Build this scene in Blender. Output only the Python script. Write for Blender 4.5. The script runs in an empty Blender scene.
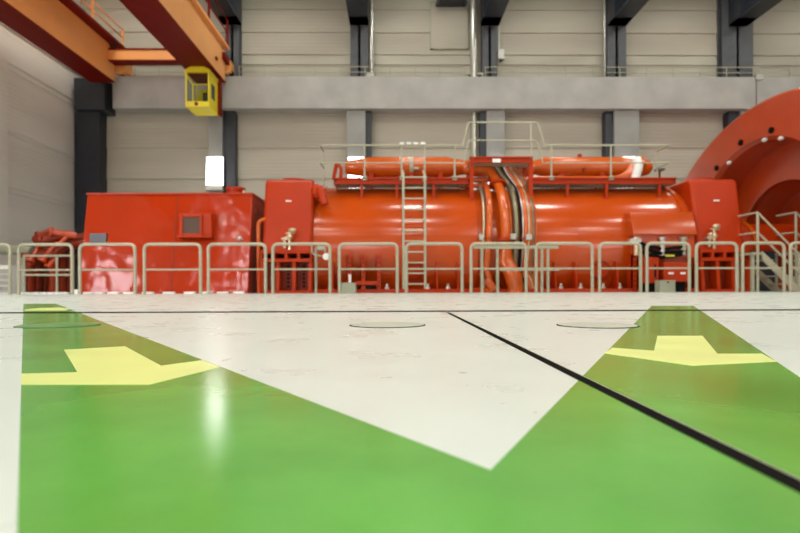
import bpy, bmesh, math, random
from mathutils import Vector, Matrix
random.seed(7)
S = bpy.context.scene
COL = S.collection
PI = math.pi

# ------------------------------------------------------------------ camera
H = 0.143
F = 533.33
YAW = math.radians(0.7)
ROLL = math.radians(0.18)
cam = bpy.data.cameras.new('camera')
camo = bpy.data.objects.new('camera', cam)
COL.objects.link(camo)
cam.sensor_width = 36.0
cam.lens = 24.0
cam.shift_y = 20.5 / 800
cam.clip_start = 0.02
cam.clip_end = 200
cam.dof.use_dof = True
cam.dof.focus_distance = 1.35
cam.dof.aperture_fstop = 4.5
RM = (Matrix.Rotation(-YAW, 3, 'Z') @ Matrix.Rotation(PI / 2, 3, 'X') @ Matrix.Rotation(-ROLL, 3, 'Z'))
camo.matrix_world = Matrix.Translation((0, 0, H)) @ RM.to_4x4()
S.camera = camo
CP = Vector((0, 0, H))


def ray(x, y):
    return RM @ Vector(((x - 400) / F, (287.0 - y) / F, -1.0))


def P(x, y, Y):
    """point of the sight line of photo pixel (x, y) at world depth Y"""
    d = ray(x, y)
    return CP + d * (Y / d.y)


def PX(x, Y):
    return P(x, 287, Y).x


def PZ(y, Y, x=400):
    return P(x, y, Y).z


def G(x, y, z=0.0):
    d = ray(x, y)
    p = CP + d * ((z - H) / d.z)
    return Vector((p.x, p.y, z))


# --------------------------------------------------------------- materials
def mat(name, col, rough=0.5, metal=0.0, bump=0.0, bscale=6.0, var=0.06, vscale=3.0, coat=0.0,
        emit=None, estr=0.0, rvar=0.0, bdist=0.02):
    m = bpy.data.materials.new(name)
    m.use_nodes = True
    nt = m.node_tree
    N, L = nt.nodes, nt.links
    b = N['Principled BSDF']
    b.inputs['Base Color'].default_value = (*col, 1)
    b.inputs['Roughness'].default_value = rough
    b.inputs['Metallic'].default_value = metal
    if coat:
        b.inputs['Coat Weight'].default_value = coat
        b.inputs['Coat Roughness'].default_value = 0.12
    tc = N.new('ShaderNodeTexCoord')
    if var:
        n = N.new('ShaderNodeTexNoise')
        n.inputs['Scale'].default_value = vscale
        n.inputs['Detail'].default_value = 5
        L.new(tc.outputs['Object'], n.inputs['Vector'])
        r = N.new('ShaderNodeValToRGB')
        r.color_ramp.elements[0].position = 0.3
        r.color_ramp.elements[1].position = 0.7
        r.color_ramp.elements[0].color = (*[c * (1 - var) for c in col], 1)
        r.color_ramp.elements[1].color = (*[min(1, c * (1 + var)) for c in col], 1)
        L.new(n.outputs['Fac'], r.inputs['Fac'])
        L.new(r.outputs['Color'], b.inputs['Base Color'])
        if rvar:
            mr = N.new('ShaderNodeMapRange')
            mr.inputs['To Min'].default_value = max(0.02, rough - rvar)
            mr.inputs['To Max'].default_value = rough + rvar
            L.new(n.outputs['Fac'], mr.inputs['Value'])
            L.new(mr.outputs['Result'], b.inputs['Roughness'])
    if bump:
        n2 = N.new('ShaderNodeTexNoise')
        n2.inputs['Scale'].default_value = bscale
        n2.inputs['Detail'].default_value = 2
        L.new(tc.outputs['Object'], n2.inputs['Vector'])
        bp = N.new('ShaderNodeBump')
        bp.inputs['Strength'].default_value = bump
        bp.inputs['Distance'].default_value = bdist
        L.new(n2.outputs['Fac'], bp.inputs['Height'])
        L.new(bp.outputs['Normal'], b.inputs['Normal'])
    if emit:
        b.inputs['Emission Color'].default_value = (*emit, 1)
        b.inputs['Emission Strength'].default_value = estr
    return m


ORANGE = mat('orange_machine_paint', (0.39, 0.029, 0.002), 0.33, bump=0.25, bscale=2.2, var=0.07, vscale=1.5, coat=0.0, bdist=0.03)
SHELL = mat('orange_shell_paint', (0.45, 0.055, 0.002), 0.17, bump=0.06, bscale=1.3, var=0.06, vscale=1.2, coat=0.1, bdist=0.02)
SHEET = mat('orange_sheet_metal_paint', (0.38, 0.026, 0.002), 0.12, bump=0.6, bscale=2.7, var=0.05, vscale=1.0, coat=0.0, bdist=0.035)
for _n in SHEET.node_tree.nodes:
    if _n.type == 'TEX_NOISE' and abs(_n.inputs['Scale'].default_value - 2.7) < .01:
        _n.inputs['Detail'].default_value = 0.6
PIPEM = mat('orange_pipe_paint', (0.52, 0.085, 0.006), 0.2, var=0.08, vscale=4, coat=0.3)
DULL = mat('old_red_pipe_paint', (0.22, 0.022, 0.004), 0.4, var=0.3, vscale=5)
TURB = mat('red_casing_paint', (0.46, 0.05, 0.008), 0.22, bump=0.12, bscale=1.2, var=0.08, vscale=1.2, coat=0.2)
for _m, _v in ((ORANGE, .2), (SHEET, .28), (DULL, .25), (TURB, .5), (SHELL, .4), (PIPEM, .4)):
    _m.node_tree.nodes['Principled BSDF'].inputs['Specular IOR Level'].default_value = _v
CRANE = mat('orange_crane_paint', (0.95, 0.41, 0.13), 0.4, var=0.07, vscale=0.8)
CRANEREDSHADE = mat('red_shaded_crane_paint', (0.17, 0.006, 0.003), 0.5, var=0.08)  # dark red: shade of the orange undersides as colour, also for red fittings
CRANEREDSHADE.node_tree.nodes['Principled BSDF'].inputs['Specular IOR Level'].default_value = 0.1
YELLOW = mat('yellow_cab_paint', (0.90, 0.74, 0.02), 0.4, var=0.06)
GREYR = mat('grey_green_rail_paint', (0.38, 0.37, 0.27), 0.38, var=0.06, vscale=12)
GALV = mat('galvanised_steel', (0.50, 0.50, 0.46), 0.35, metal=0.5, var=0.12, vscale=8)
STEEL = mat('dull_silver_pipe_cladding', (0.62, 0.60, 0.55), 0.28, metal=0.7, var=0.12, vscale=6)
GRATE = mat('grey_grating_steel', (0.42, 0.40, 0.31), 0.5, var=0.2, vscale=25)
CONC = mat('grey_beam_concrete', (0.41, 0.40, 0.38), 0.75, bump=0.15, bscale=14, var=0.12, vscale=1.1)
CONC2 = mat('pale_column_concrete', (0.30, 0.30, 0.285), 0.7, bump=0.1, bscale=14, var=0.08, vscale=1.3)
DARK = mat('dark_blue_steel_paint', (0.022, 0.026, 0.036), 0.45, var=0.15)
DGREY = mat('dark_grey_steel_paint', (0.075, 0.08, 0.09), 0.5, var=0.15)
BLACK = mat('black_rubber', (0.012, 0.011, 0.010), 0.9, var=0.2, vscale=20)
BLACK.node_tree.nodes['Principled BSDF'].inputs['Specular IOR Level'].default_value = 0.0
OLIVE = mat('dull_olive_pipe_cladding', (0.20, 0.18, 0.11), 0.35, metal=0.4, var=0.2, vscale=8)
WHITE = mat('white_enamel', (0.80, 0.80, 0.78), 0.35, var=0.05)
GREYBOX = mat('grey_green_cabinet_paint', (0.33, 0.34, 0.25), 0.45, var=0.06)
BRASS = mat('tarnished_valve_metal', (0.55, 0.46, 0.30), 0.35, metal=0.7, var=0.2, vscale=20)
LIME = mat('yellow_green_tag', (0.55, 0.62, 0.05), 0.5, var=0.0)
NAVY = mat('dark_nameplate', (0.03, 0.034, 0.045), 0.35, var=0.0)
GRILLE = mat('brown_grille', (0.11, 0.055, 0.03), 0.5, var=0.15, vscale=40)
CEIL = mat('pale_ceiling_sheet', (0.45, 0.44, 0.41), 0.7, var=0.05)
LAMP = mat('white_lamp_glow', (0.9, 0.9, 0.9), 0.3, var=0, emit=(1.0, 0.98, 0.95), estr=16)
WINDOW = mat('daylit_window_glass', (0.8, 0.8, 0.85), 0.2, var=0, emit=(1.0, 0.93, 0.96), estr=26)
BRIGHTWIN = mat('sunlit_window_glass', (0.8, 0.8, 0.85), 0.2, var=0, emit=(1.0, 0.90, 0.93), estr=60)
GLASS = bpy.data.materials.new('cab_glass')
GLASS.use_nodes = True
_b = GLASS.node_tree.nodes['Principled BSDF']
_b.inputs['Base Color'].default_value = (0.8, 0.85, 0.8, 1)
_b.inputs['Roughness'].default_value = 0.05
_b.inputs['Transmission Weight'].default_value = 1.0
_b.inputs['IOR'].default_value = 1.05


def wall_mat(name, c0, c1):
    m = mat(name, c0, 0.75, var=0.0)
    nt = m.node_tree
    N, L = nt.nodes, nt.links
    b = N['Principled BSDF']
    tc = N.new('ShaderNodeTexCoord')
    sep = N.new('ShaderNodeSeparateXYZ')
    L.new(tc.outputs['Object'], sep.inputs[0])
    # sheet-to-sheet tone and faint fine horizontal ribs
    mp = N.new('ShaderNodeMapping')
    mp.inputs['Scale'].default_value = (0.18, 0.18, 0.9)
    n = N.new('ShaderNodeTexNoise')
    n.inputs['Scale'].default_value = 1.0
    n.inputs['Detail'].default_value = 3
    L.new(tc.outputs['Object'], mp.inputs['Vector'])
    L.new(mp.outputs['Vector'], n.inputs['Vector'])
    r = N.new('ShaderNodeValToRGB')
    r.color_ramp.elements[0].position = 0.35
    r.color_ramp.elements[1].position = 0.65
    r.color_ramp.elements[0].color = (*c0, 1)
    r.color_ramp.elements[1].color = (*c1, 1)
    L.new(n.outputs['Fac'], r.inputs['Fac'])
    L.new(r.outputs['Color'], b.inputs['Base Color'])
    sn = N.new('ShaderNodeMath')
    sn.operation = 'MULTIPLY'
    sn.inputs[1].default_value = 42.0
    L.new(sep.outputs['Z'], sn.inputs[0])
    s2 = N.new('ShaderNodeMath')
    s2.operation = 'SINE'
    L.new(sn.outputs[0], s2.inputs[0])
    bp = N.new('ShaderNodeBump')
    bp.inputs['Strength'].default_value = 0.10
    bp.inputs['Distance'].default_value = 0.02
    L.new(s2.outputs[0], bp.inputs['Height'])
    L.new(bp.outputs['Normal'], b.inputs['Normal'])
    return m


WALL = wall_mat('beige_wall_sheets', (0.42, 0.38, 0.315), (0.48, 0.45, 0.37))
WALLL = wall_mat('grey_beige_wall_sheets', (0.72, 0.70, 0.67), (0.78, 0.76, 0.73))


def floor_mat(name, col, rough, stain=0.0, scuff=0.05, coat=0.5):
    m = mat(name, col, rough, var=0.0)
    nt = m.node_tree
    N, L = nt.nodes, nt.links
    b = N['Principled BSDF']
    tc = N.new('ShaderNodeTexCoord')
    n = N.new('ShaderNodeTexNoise')
    n.inputs['Scale'].default_value = 5
    n.inputs['Detail'].default_value = 6
    L.new(tc.outputs['Object'], n.inputs['Vector'])
    r = N.new('ShaderNodeValToRGB')
    r.color_ramp.elements[0].position = 0.32
    r.color_ramp.elements[1].position = 0.7
    r.color_ramp.elements[0].color = (*[c * (1 - scuff) for c in col], 1)
    r.color_ramp.elements[1].color = (*[min(1, c * (1 + scuff)) for c in col], 1)
    L.new(n.outputs['Fac'], r.inputs['Fac'])
    out = r.outputs['Color']
    if stain:
        v = N.new('ShaderNodeTexVoronoi')
        v.inputs['Scale'].default_value = 1.3
        v.voronoi_dimensions = '2D'
        v.inputs['Randomness'].default_value = 1.0
        L.new(tc.outputs['Object'], v.inputs['Vector'])
        rr = N.new('ShaderNodeValToRGB')
        rr.color_ramp.elements[0].position = 0.005
        rr.color_ramp.elements[1].position = 0.011
        rr.color_ramp.elements[0].color = (1, 1, 1, 1)
        rr.color_ramp.elements[1].color = (0, 0, 0, 1)
        L.new(v.outputs['Distance'], rr.inputs['Fac'])
        mx = N.new('ShaderNodeMix')
        mx.data_type = 'RGBA'
        L.new(rr.outputs['Color'], mx.inputs['Factor'])
        L.new(out, mx.inputs['A'])
        mx.inputs['B'].default_value = (*[c * (1 - stain) for c in col], 1)
        out = mx.outputs['Result']
    L.new(out, b.inputs['Base Color'])
    mr = N.new('ShaderNodeMapRange')
    mr.inputs['To Min'].default_value = rough - 0.06
    mr.inputs['To Max'].default_value = rough + 0.08
    L.new(n.outputs['Fac'], mr.inputs['Value'])
    L.new(mr.outputs['Result'], b.inputs['Roughness'])
    n2 = N.new('ShaderNodeTexNoise')
    n2.inputs['Scale'].default_value = 55
    n2.inputs['Detail'].default_value = 3
    L.new(tc.outputs['Object'], n2.inputs['Vector'])
    bp = N.new('ShaderNodeBump')
    bp.inputs['Strength'].default_value = 0.06
    bp.inputs['Distance'].default_value = 0.002
    L.new(n2.outputs['Fac'], bp.inputs['Height'])
    L.new(bp.outputs['Normal'], b.inputs['Normal'])
    return m


FLOORW = floor_mat('white_floor_paint', (0.585, 0.645, 0.60), 0.28, stain=0.6, scuff=0.028)
FLOORG = floor_mat('green_floor_paint', (0.11, 0.35, 0.058), 0.17, stain=0.35, scuff=0.14)
FLOORY = floor_mat('yellow_floor_paint', (0.66, 0.73, 0.25), 0.32, scuff=0.06)
FLOORC = floor_mat('grey_green_cover_paint', (0.44, 0.48, 0.40), 0.35, scuff=0.06)
FLOORD = floor_mat('dull_green_cover_paint', (0.12, 0.27, 0.08), 0.35, scuff=0.06)


# ------------------------------------------------------------ mesh builder
class MB:
    def __init__(s):
        s.bm = bmesh.new()
        s.mi = 0

    def face(s, vs):
        try:
            f = s.bm.faces.new(vs)
            f.material_index = s.mi
            return f
        except ValueError:
            return None

    def box(s, x0, x1, y0, y1, z0, z1):
        x0, x1 = sorted((x0, x1)); y0, y1 = sorted((y0, y1)); z0, z1 = sorted((z0, z1))
        v = [s.bm.verts.new(p) for p in ((x0, y0, z0), (x1, y0, z0), (x1, y1, z0), (x0, y1, z0),
                                         (x0, y0, z1), (x1, y0, z1), (x1, y1, z1), (x0, y1, z1))]
        for q in ((3, 2, 1, 0), (4, 5, 6, 7), (0, 1, 5, 4), (1, 2, 6, 5), (2, 3, 7, 6), (3, 0, 4, 7)):
            s.face([v[i] for i in q])
        return s

    def hexa(s, lo, hi):
        """lo / hi: four points each, same winding"""
        a = [s.bm.verts.new(p) for p in lo]
        b = [s.bm.verts.new(p) for p in hi]
        n = len(a)
        s.face(a[::-1]); s.face(b)
        for i in range(n):
            s.face([a[i], a[(i + 1) % n], b[(i + 1) % n], b[i]])
        return s

    def prism_x(s, poly, x0, x1):
        return s.hexa([(x0, p[0], p[1]) for p in poly], [(x1, p[0], p[1]) for p in poly])

    def prism_y(s, poly, y0, y1):
        return s.hexa([(p[0], y0, p[1]) for p in poly], [(p[0], y1, p[1]) for p in poly])

    def prism_z(s, poly, z0, z1):
        return s.hexa([(p[0], p[1], z0) for p in poly], [(p[0], p[1], z1) for p in poly])

    def tube(s, pts, r, seg=10, cap=True):
        pts = [Vector(p) for p in pts]
        n = len(pts)
        rs = r if isinstance(r, (list, tuple)) else [r] * n
        tang = []
        for i in range(n):
            t = Vector((0, 0, 0))
            if i > 0: t += (pts[i] - pts[i - 1]).normalized()
            if i < n - 1: t += (pts[i + 1] - pts[i]).normalized()
            tang.append(t.normalized() if t.length > 1e-6 else (pts[min(i + 1, n - 1)] - pts[max(i - 1, 0)]).normalized())
        up = Vector((0, 0, 1)) if abs(tang[0].z) < 0.9 else Vector((1, 0, 0))
        u = tang[0].cross(up).normalized()
        rings = []
        for i in range(n):
            u = (u - tang[i] * u.dot(tang[i])).normalized()
            w = tang[i].cross(u)
            k = 1.0
            if 0 < i < n - 1:
                c = (pts[i] - pts[i - 1]).normalized().dot(tang[i])
                k = 1 / max(c, 0.5)
            rings.append([s.bm.verts.new(pts[i] + (u * math.cos(2 * PI * j / seg) + w * math.sin(2 * PI * j / seg)) * rs[i] * (k if k < 1.3 else 1.0)) for j in range(seg)])
        for i in range(n - 1):
            for j in range(seg):
                s.face([rings[i][j], rings[i][(j + 1) % seg], rings[i + 1][(j + 1) % seg], rings[i + 1][j]])
        if cap:
            s.face(rings[0][::-1]); s.face(rings[-1])
        return s

    def cyl(s, a, b, r, seg=16):
        return s.tube([a, b], r, seg)

    def lathe_x(s, prof, cy, cz, seg=64, a0=0.0, a1=2 * PI, cap=True):
        """prof: (x, r) pairs turned about the X line through (cy, cz)"""
        full = abs(a1 - a0 - 2 * PI) < 1e-6
        m = seg if full else seg + 1
        rings = []
        for x, r in prof:
            rings.append([s.bm.verts.new((x, cy - r * math.cos(a0 + (a1 - a0) * j / seg), cz + r * math.sin(a0 + (a1 - a0) * j / seg))) for j in range(m)])
        for i in range(len(rings) - 1):
            for j in range(seg):
                s.face([rings[i][j], rings[i][(j + 1) % m], rings[i + 1][(j + 1) % m], rings[i + 1][j]])
        if cap:
            s.face(rings[0][::-1]); s.face(rings[-1])
        return s

    def ball(s, c, r, seg=12):
        mtx = Matrix.Translation(c) @ Matrix.Diagonal((*(r if isinstance(r, (tuple, list)) else (r, r, r)), 1))
        res = bmesh.ops.create_uvsphere(s.bm, u_segments=seg, v_segments=seg // 2 + 2, radius=1, matrix=mtx)
        for v in res['verts']:
            for f in v.link_faces: f.material_index = s.mi
        return s

    def mesh(s, name, base, smooth):
        bmesh.ops.recalc_face_normals(s.bm, faces=s.bm.faces)
        if base is not None:
            bmesh.ops.translate(s.bm, verts=s.bm.verts, vec=-Vector(base))
        me = bpy.data.meshes.new(name)
        s.bm.to_mesh(me)
        s.bm.free()
        if smooth:
            me.shade_smooth()
            me.set_sharp_from_angle(angle=math.radians(35))
        return me


def link(name, mb, m, base=None, parent=None, smooth=True, bevel=0.0):
    me = mb.mesh(name, base, smooth)
    for k in (m if isinstance(m, (list, tuple)) else [m]):
        me.materials.append(k)
    o = bpy.data.objects.new(name, me)
    COL.objects.link(o)
    if parent is not None:
        o.parent = parent
    elif base is not None:
        o.location = base
    if bevel:
        b = o.modifiers.new('bevel', 'BEVEL')
        b.width = bevel
        b.segments = 2
        b.limit_method = 'ANGLE'
        b.angle_limit = math.radians(40)
    return o


def tag(o, label, cat, group=None, kind=None):
    o['label'] = label
    o['category'] = cat
    if group: o['group'] = group
    if kind: o['kind'] = kind
    return o


class Thing:
    def __init__(s, name, label, cat, base, group=None, kind=None):
        s.base = Vector(base)
        s.o = bpy.data.objects.new(name, None)
        s.o.empty_display_size = 0.1
        COL.objects.link(s.o)
        s.o.location = base
        tag(s.o, label, cat, group, kind)

    def part(s, name, mb, m, parent=None, label=None, smooth=True, bevel=0.0):
        o = link(name, mb, m, s.base, parent or s.o, smooth, bevel)
        if label: o['label'] = label
        return o


def solo(name, mb, m, label, cat, base, group=None, kind=None, smooth=True, bevel=0.0):
    return tag(link(name, mb, m, Vector(base), None, smooth, bevel), label, cat, group, kind)


def arc(c, r, a0, a1, n, plane='xz'):
    out = []
    for i in range(n + 1):
        a = a0 + (a1 - a0) * i / n
        u, v = r * math.cos(a), r * math.sin(a)
        out.append(Vector((c[0] + u, c[1], c[2] + v)) if plane == 'xz' else Vector((c[0], c[1] + u, c[2] + v)))
    return out


def fillet(pts, r, n=5):
    """polyline with rounded inner corners"""
    pts = [Vector(p) for p in pts]
    out = [pts[0]]
    for i in range(1, len(pts) - 1):
        a, b, c = pts[i - 1], pts[i], pts[i + 1]
        d0, d1 = (a - b), (c - b)
        q = min(r, d0.length * 0.49, d1.length * 0.49)
        p0, p1 = b + d0.normalized() * q, b + d1.normalized() * q
        for k in range(n + 1):
            t = k / n
            out.append((1 - t) ** 2 * p0 + 2 * t * (1 - t) * b + t * t * p1)
    out.append(pts[-1])
    return out


# ============================================================ THE SETTING
YW = 22.0                       # back wall
XL = PX(73, 21.4)                 # left wall
XR = 27.0
YB = -13.0
ZC = 12.6

f = MB(); f.box(XL - 0.3, XR + 0.3, YB - 0.3, YW + 0.6, -0.3, 0)
floor = link('floor', f, FLOORW, None, None, False)
tag(floor, 'white painted hall floor with green arrow paths', 'floor', kind='structure')


def gpoly(pts, z0, z1):
    mb = MB()
    mb.prism_z([(p.x, p.y) for p in pts], z0, z1)
    return mb


def extend(a, b, y):
    t = (y - a.y) / (b.y - a.y)
    return a + (b - a) * t


# green paths
la, lb = G(23.5, 304), G(17.5, 520)
ra, rb = G(102, 321.5), G(490, 470)
o = link('painted_path', gpoly([extend(la, lb, 4.9), extend(ra, rb, 4.9), extend(ra, rb, -0.7), extend(la, lb, -0.7)], -0.01, 0.0003), FLOORG, None, floor, False)
o['label'] = 'green painted path running to the far left'
la, lb = G(650, 307.5), G(491, 470)
ra, rb = G(695, 306.8), G(800, 377.5)
o = link('painted_path', gpoly([extend(la, lb, 3.85), extend(ra, rb, 3.85), extend(ra, rb, -0.7), extend(la, lb, -0.7)], -0.01, 0.00045), FLOORG, None, floor, False)
o['label'] = 'green painted path running to the far right'
# yellow arrows
for nm, pl in (('large yellow arrow on the left green path', [(161, 366), (202.5, 360.5), (220, 367.5), (149, 385), (21, 385), (21, 374), (77.5, 372.5), (64, 350), (125, 346.5)]),
               ('yellow arrow on the right green path', [(657.5, 336), (702.5, 336), (717.5, 354), (762, 354), (777, 362), (692, 366), (604, 353.5), (612.5, 348), (654, 351)]),
               ('far yellow arrow at the end of the left green path', [(38, 308.2), (60, 307.6), (70, 308.8), (66, 310.6), (25, 310.8), (25, 309.8)])):
    o = link('painted_arrow', gpoly([G(*p) for p in pl], -0.01, 0.0008), FLOORY, None, floor, False)
    o['label'] = nm
# floor joints
a, b = G(577, 380), G(800, 487)
c_ = G(449, 313.2)
b = G(799, 487)
a = b
dx = (b.x - c_.x) / (b.y - c_.y)
YJ = G(447, 312.6).y
mb = MB()
xs = lambda y: a.x + dx * (y - a.y)
mb.prism_z([(xs(YJ) - .009, YJ), (xs(YJ) + .009, YJ), (xs(-.6) + .009, -.6), (xs(-.6) - .009, -.6)], -0.01, 0.0011)
link('floor_joint', mb, BLACK, None, floor, False)['label'] = 'dark joint running towards the camera'
mb = MB()
mb.prism_z([(xs(YJ) + .0085, YJ), (xs(YJ) + .0100, YJ), (xs(-.6) + .0100, -.6), (xs(-.6) + .0085, -.6)], -0.01, 0.0014)
link('joint_edge_strip', mb, GREYBOX, None, floor, False)
mb = MB()
jl, jr = G(0, 313), G(800, 309.8)
mb.prism_z([(jl.x - 3, jl.y - .075), (jr.x + 4, jr.y - .075), (jr.x + 4, jr.y + .075), (jl.x - 3, jl.y + .075)], -0.01, 0.0011)
link('floor_joint', mb, BLACK, None, floor, False)['label'] = 'dark joint crossing the whole floor'


# stepped sheet walls
def sheet_profile(zs, lip=0.05):
    """(offset, z) zig-zag: every sheet stands out a little at its lower edge"""
    pr = []
    for i in range(len(zs) - 1):
        pr.append((lip, zs[i])); pr.append((0.0, zs[i + 1]))
    return pr


zs = [0, 1.6, 3.2, 4.6, PZ(148, YW), 7.2, PZ(65, YW), PZ(55, YW), PZ(33, YW), PZ(10, YW), ZC]
pr = sheet_profile(zs)
mb = MB()
mb.prism_x([(YW - o_, z) for o_, z in pr] + [(YW + 0.35, ZC), (YW + 0.35, 0)], XL - 0.3, XR + 0.3)
tag(link('wall_back', mb, WALL, None, None, False), 'beige sheet-clad back wall behind the red machines', 'wall', kind='structure')
zs = [0, 1.8, 3.3, 3.49, 5.2, 5.39, 7.4, 7.62, 8.78, ZC]
pr = sheet_profile(zs, 0.06)
mb = MB()
mb.prism_y([(XL + o_, z) for o_, z in pr] + [(XL - 0.3, ZC), (XL - 0.3, 0)], YB - 0.3, YW + 0.35)
tag(link('wall_left', mb, WALLL, None, None, False), 'grey-beige sheet-clad wall at the left', 'wall', kind='structure')
mb = MB(); mb.box(XR, XR + 0.3, YB, YW, 0, ZC)
tag(link('wall_right', mb, WALLL, None, None, False), 'beige wall at the right, outside the picture', 'wall', kind='structure')
mb = MB(); mb.box(XL, XR, YB - 0.3, YB, 0, ZC)
wf = link('wall_front', mb, WALLL, None, None, False)
tag(wf, 'beige wall behind the camera', 'wall', kind='structure')
mb = MB(); mb.box(XL - 0.3, XR + 0.3, YB - 0.3, YW + 0.35, ZC, ZC + 0.3)
tag(link('ceiling', mb, CEIL, None, None, False), 'pale sheet ceiling', 'ceiling', kind='structure')

# daylight windows in the wall behind the camera
def hall_window(i, x, z0, z1, w, lab, left=False, glass=None):
    """left: in the left wall, x is then the depth"""
    t = Thing('window_%d' % i, lab, 'window', (XL, x, z0) if left else (x, YB, z0), None, 'structure')

    def bx(mb, a, b, d0, d1, z0_, z1_):
        if left: mb.box(XL + d0, XL + d1, a, b, z0_, z1_)
        else: mb.box(a, b, YB + d0, YB + d1, z0_, z1_)
    mb = MB(); bx(mb, x - w, x + w, -.02, .07, z0, z1); t.part('pane', mb, glass or WINDOW, smooth=False)
    mb = MB()
    for q in (-w - .05, 0, w + .05): bx(mb, x + q - .05, x + q + .05, -.02, .12, z0 - .1, z1 + .1)
    for q in (z0 - .05, (z0 + z1) / 2, z1 + .05): bx(mb, x - w - .1, x + w + .1, -.02, .13, q - .05, q + .05)
    t.part('window_frame', mb, GREYBOX, smooth=False)


hall_window(1, -2.6, 1.8, 4.6, 1.3, 'daylit window in the middle of the wall behind the camera')
hall_window(2, 15.4, 1.8, 4.6, 1.1, 'daylit window at the right of the wall behind the camera')
hall_window(3, -11.3, 7.6, 11.6, 1.6, 'high daylit window at the left of the wall behind the camera', False, BRIGHTWIN)
hall_window(4, 2.5, 1.6, 5.0, 1.5, 'daylit window in the left wall outside the picture', True, BRIGHTWIN)

# concrete crane beam and columns
YBF = 21.3
zbt, zbb = PZ(76.3, YBF), PZ(108.5, YBF)
xj = PX(757, YBF)
for x0, x1, lab in ((PX(113, YBF), xj - .02, 'long grey concrete beam along the back wall'), (xj + .02, XR, 'right-hand length of grey concrete beam beyond the joint')):
    mb = MB(); mb.box(x0, x1, YBF, YW, zbb, zbt)
    solo('concrete_beam', mb, CONC, lab, 'beam', ((x0 + x1) / 2, YBF, zbb), kind='structure', bevel=.02)
mb = MB(); mb.box(xj - .35, xj + .1, YBF - .06, YBF, zbt - .28, zbt + .0)
solo('beam_bracket', MB().box(PX(629 + 127, YBF), PX(763, YBF), YBF - .05, YBF, zbt - .12, zbt + .1), GALV, 'small pale bracket at the joint of the concrete beam', 'bracket', (xj, YBF - .05, zbt - .1))
mb.bm.free()
mb = MB(); mb.box(PX(74.5, YBF - .15), PX(106, YBF - .1), YBF - .15, YW, zbb - .1, PZ(80, YBF))
solo('beam_end_block', mb, DARK, 'dark blue block at the left end of the concrete beam', 'beam', (XL, YBF, zbb), kind='structure')
mb = MB(); mb.box(PX(75, 21.4), PX(99.5, 21.4), 21.4, YW, 0, zbb - .1)
solo('steel_column', mb, DARK, 'dark blue steel column in the left corner under the beam', 'column', (XL + .6, 21.4, 0), kind='structure')
COLS = ((209, 222.5), (347, 366), (487, 505.5), (615, 640), (742, 768))
CLAB = ('behind the end of the yellow crane cab', 'left of the ladder top', 'behind the arched bridge rail', 'behind the elbow of the right top pipe', 'behind the big round casing')
for (x0, x1), lab in zip(COLS, CLAB):
    mb = MB(); mb.box(PX(x0, 21.45), PX(x1, 21.45), 21.45, YW, 0, zbb)
    solo('concrete_column', mb, CONC2, 'pale concrete column ' + lab, 'column', ((PX(x0, 21.45) + PX(x1, 21.45)) / 2, 21.45, 0), 'concrete columns under the beam', 'structure', bevel=.02)
# dark steel strips beside the concrete columns, below the beam
for x0, x1, lab in ((PX(225, 21.8), PX(237, 21.8), 'behind the exciter housing'), (PX(366.5, 21.8), PX(372, 21.8), 'right of the column near the ladder'),
                    (PX(480, 21.8), PX(487, 21.8), 'left of the column by the arched bridge rail'), (PX(604, 21.8), PX(614.5, 21.8), 'left of the column by the pipe elbow'),
                    (PX(726, 21.8), PX(741, 21.8), 'left of the big round casing')):
    mb = MB(); mb.box(x0, x1, 21.6, YW, 0, zbb)
    solo('steel_stanchion', mb, DARK, 'dark steel stanchion under the beam ' + lab, 'column', ((x0 + x1) / 2, 21.6, 0), 'dark stanchions under the beam', 'structure')
# steel columns above the beam and the roof rafters they carry
UP = ((226, 240, 'behind the right crane girder'), (351, 369, 'above the left concrete column'), (483, 498, 'beside the fat silver riser'),
      (608, 627, 'beside a thin wall pipe'), (723, 754, 'nearest the right end of the beam'))
zr = PZ(23, 21.4)
for x0, x1, lab in UP:
    m_ = DGREY if x0 < 600 else DARK
    mb = MB()
    X0, X1 = PX(x0, 21.6), PX(x1, 21.6)
    mb.box(X0, X1, 21.6, 21.66, zbt, ZC)
    mb.box((X0 + X1) / 2 - .05, (X0 + X1) / 2 + .05, 21.6, YW, zbt, ZC)
    mb.box(X0, X1, YW - .12, YW, zbt, ZC)
    solo('steel_column', mb, DGREY, 'grey steel column above the beam ' + lab, 'column', ((X0 + X1) / 2, 21.6, zbt), 'steel columns above the beam', 'structure')
    mb = MB()
    xc = (X0 + X1) / 2
    w = .38
    mb.box(xc - w, xc + w, -12.9, 21.59, zr, zr + .05)
    mb.box(xc - .06, xc + .06, -12.9, 21.59, zr + .05, ZC)
    mb.box(xc - w, xc + w, 20.9, 21.6, zr, ZC)
    solo('roof_rafter', mb, DARK, 'dark steel roof rafter over the column ' + lab, 'beam', (xc, 21.6, zr), 'roof rafters', 'structure')

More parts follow.
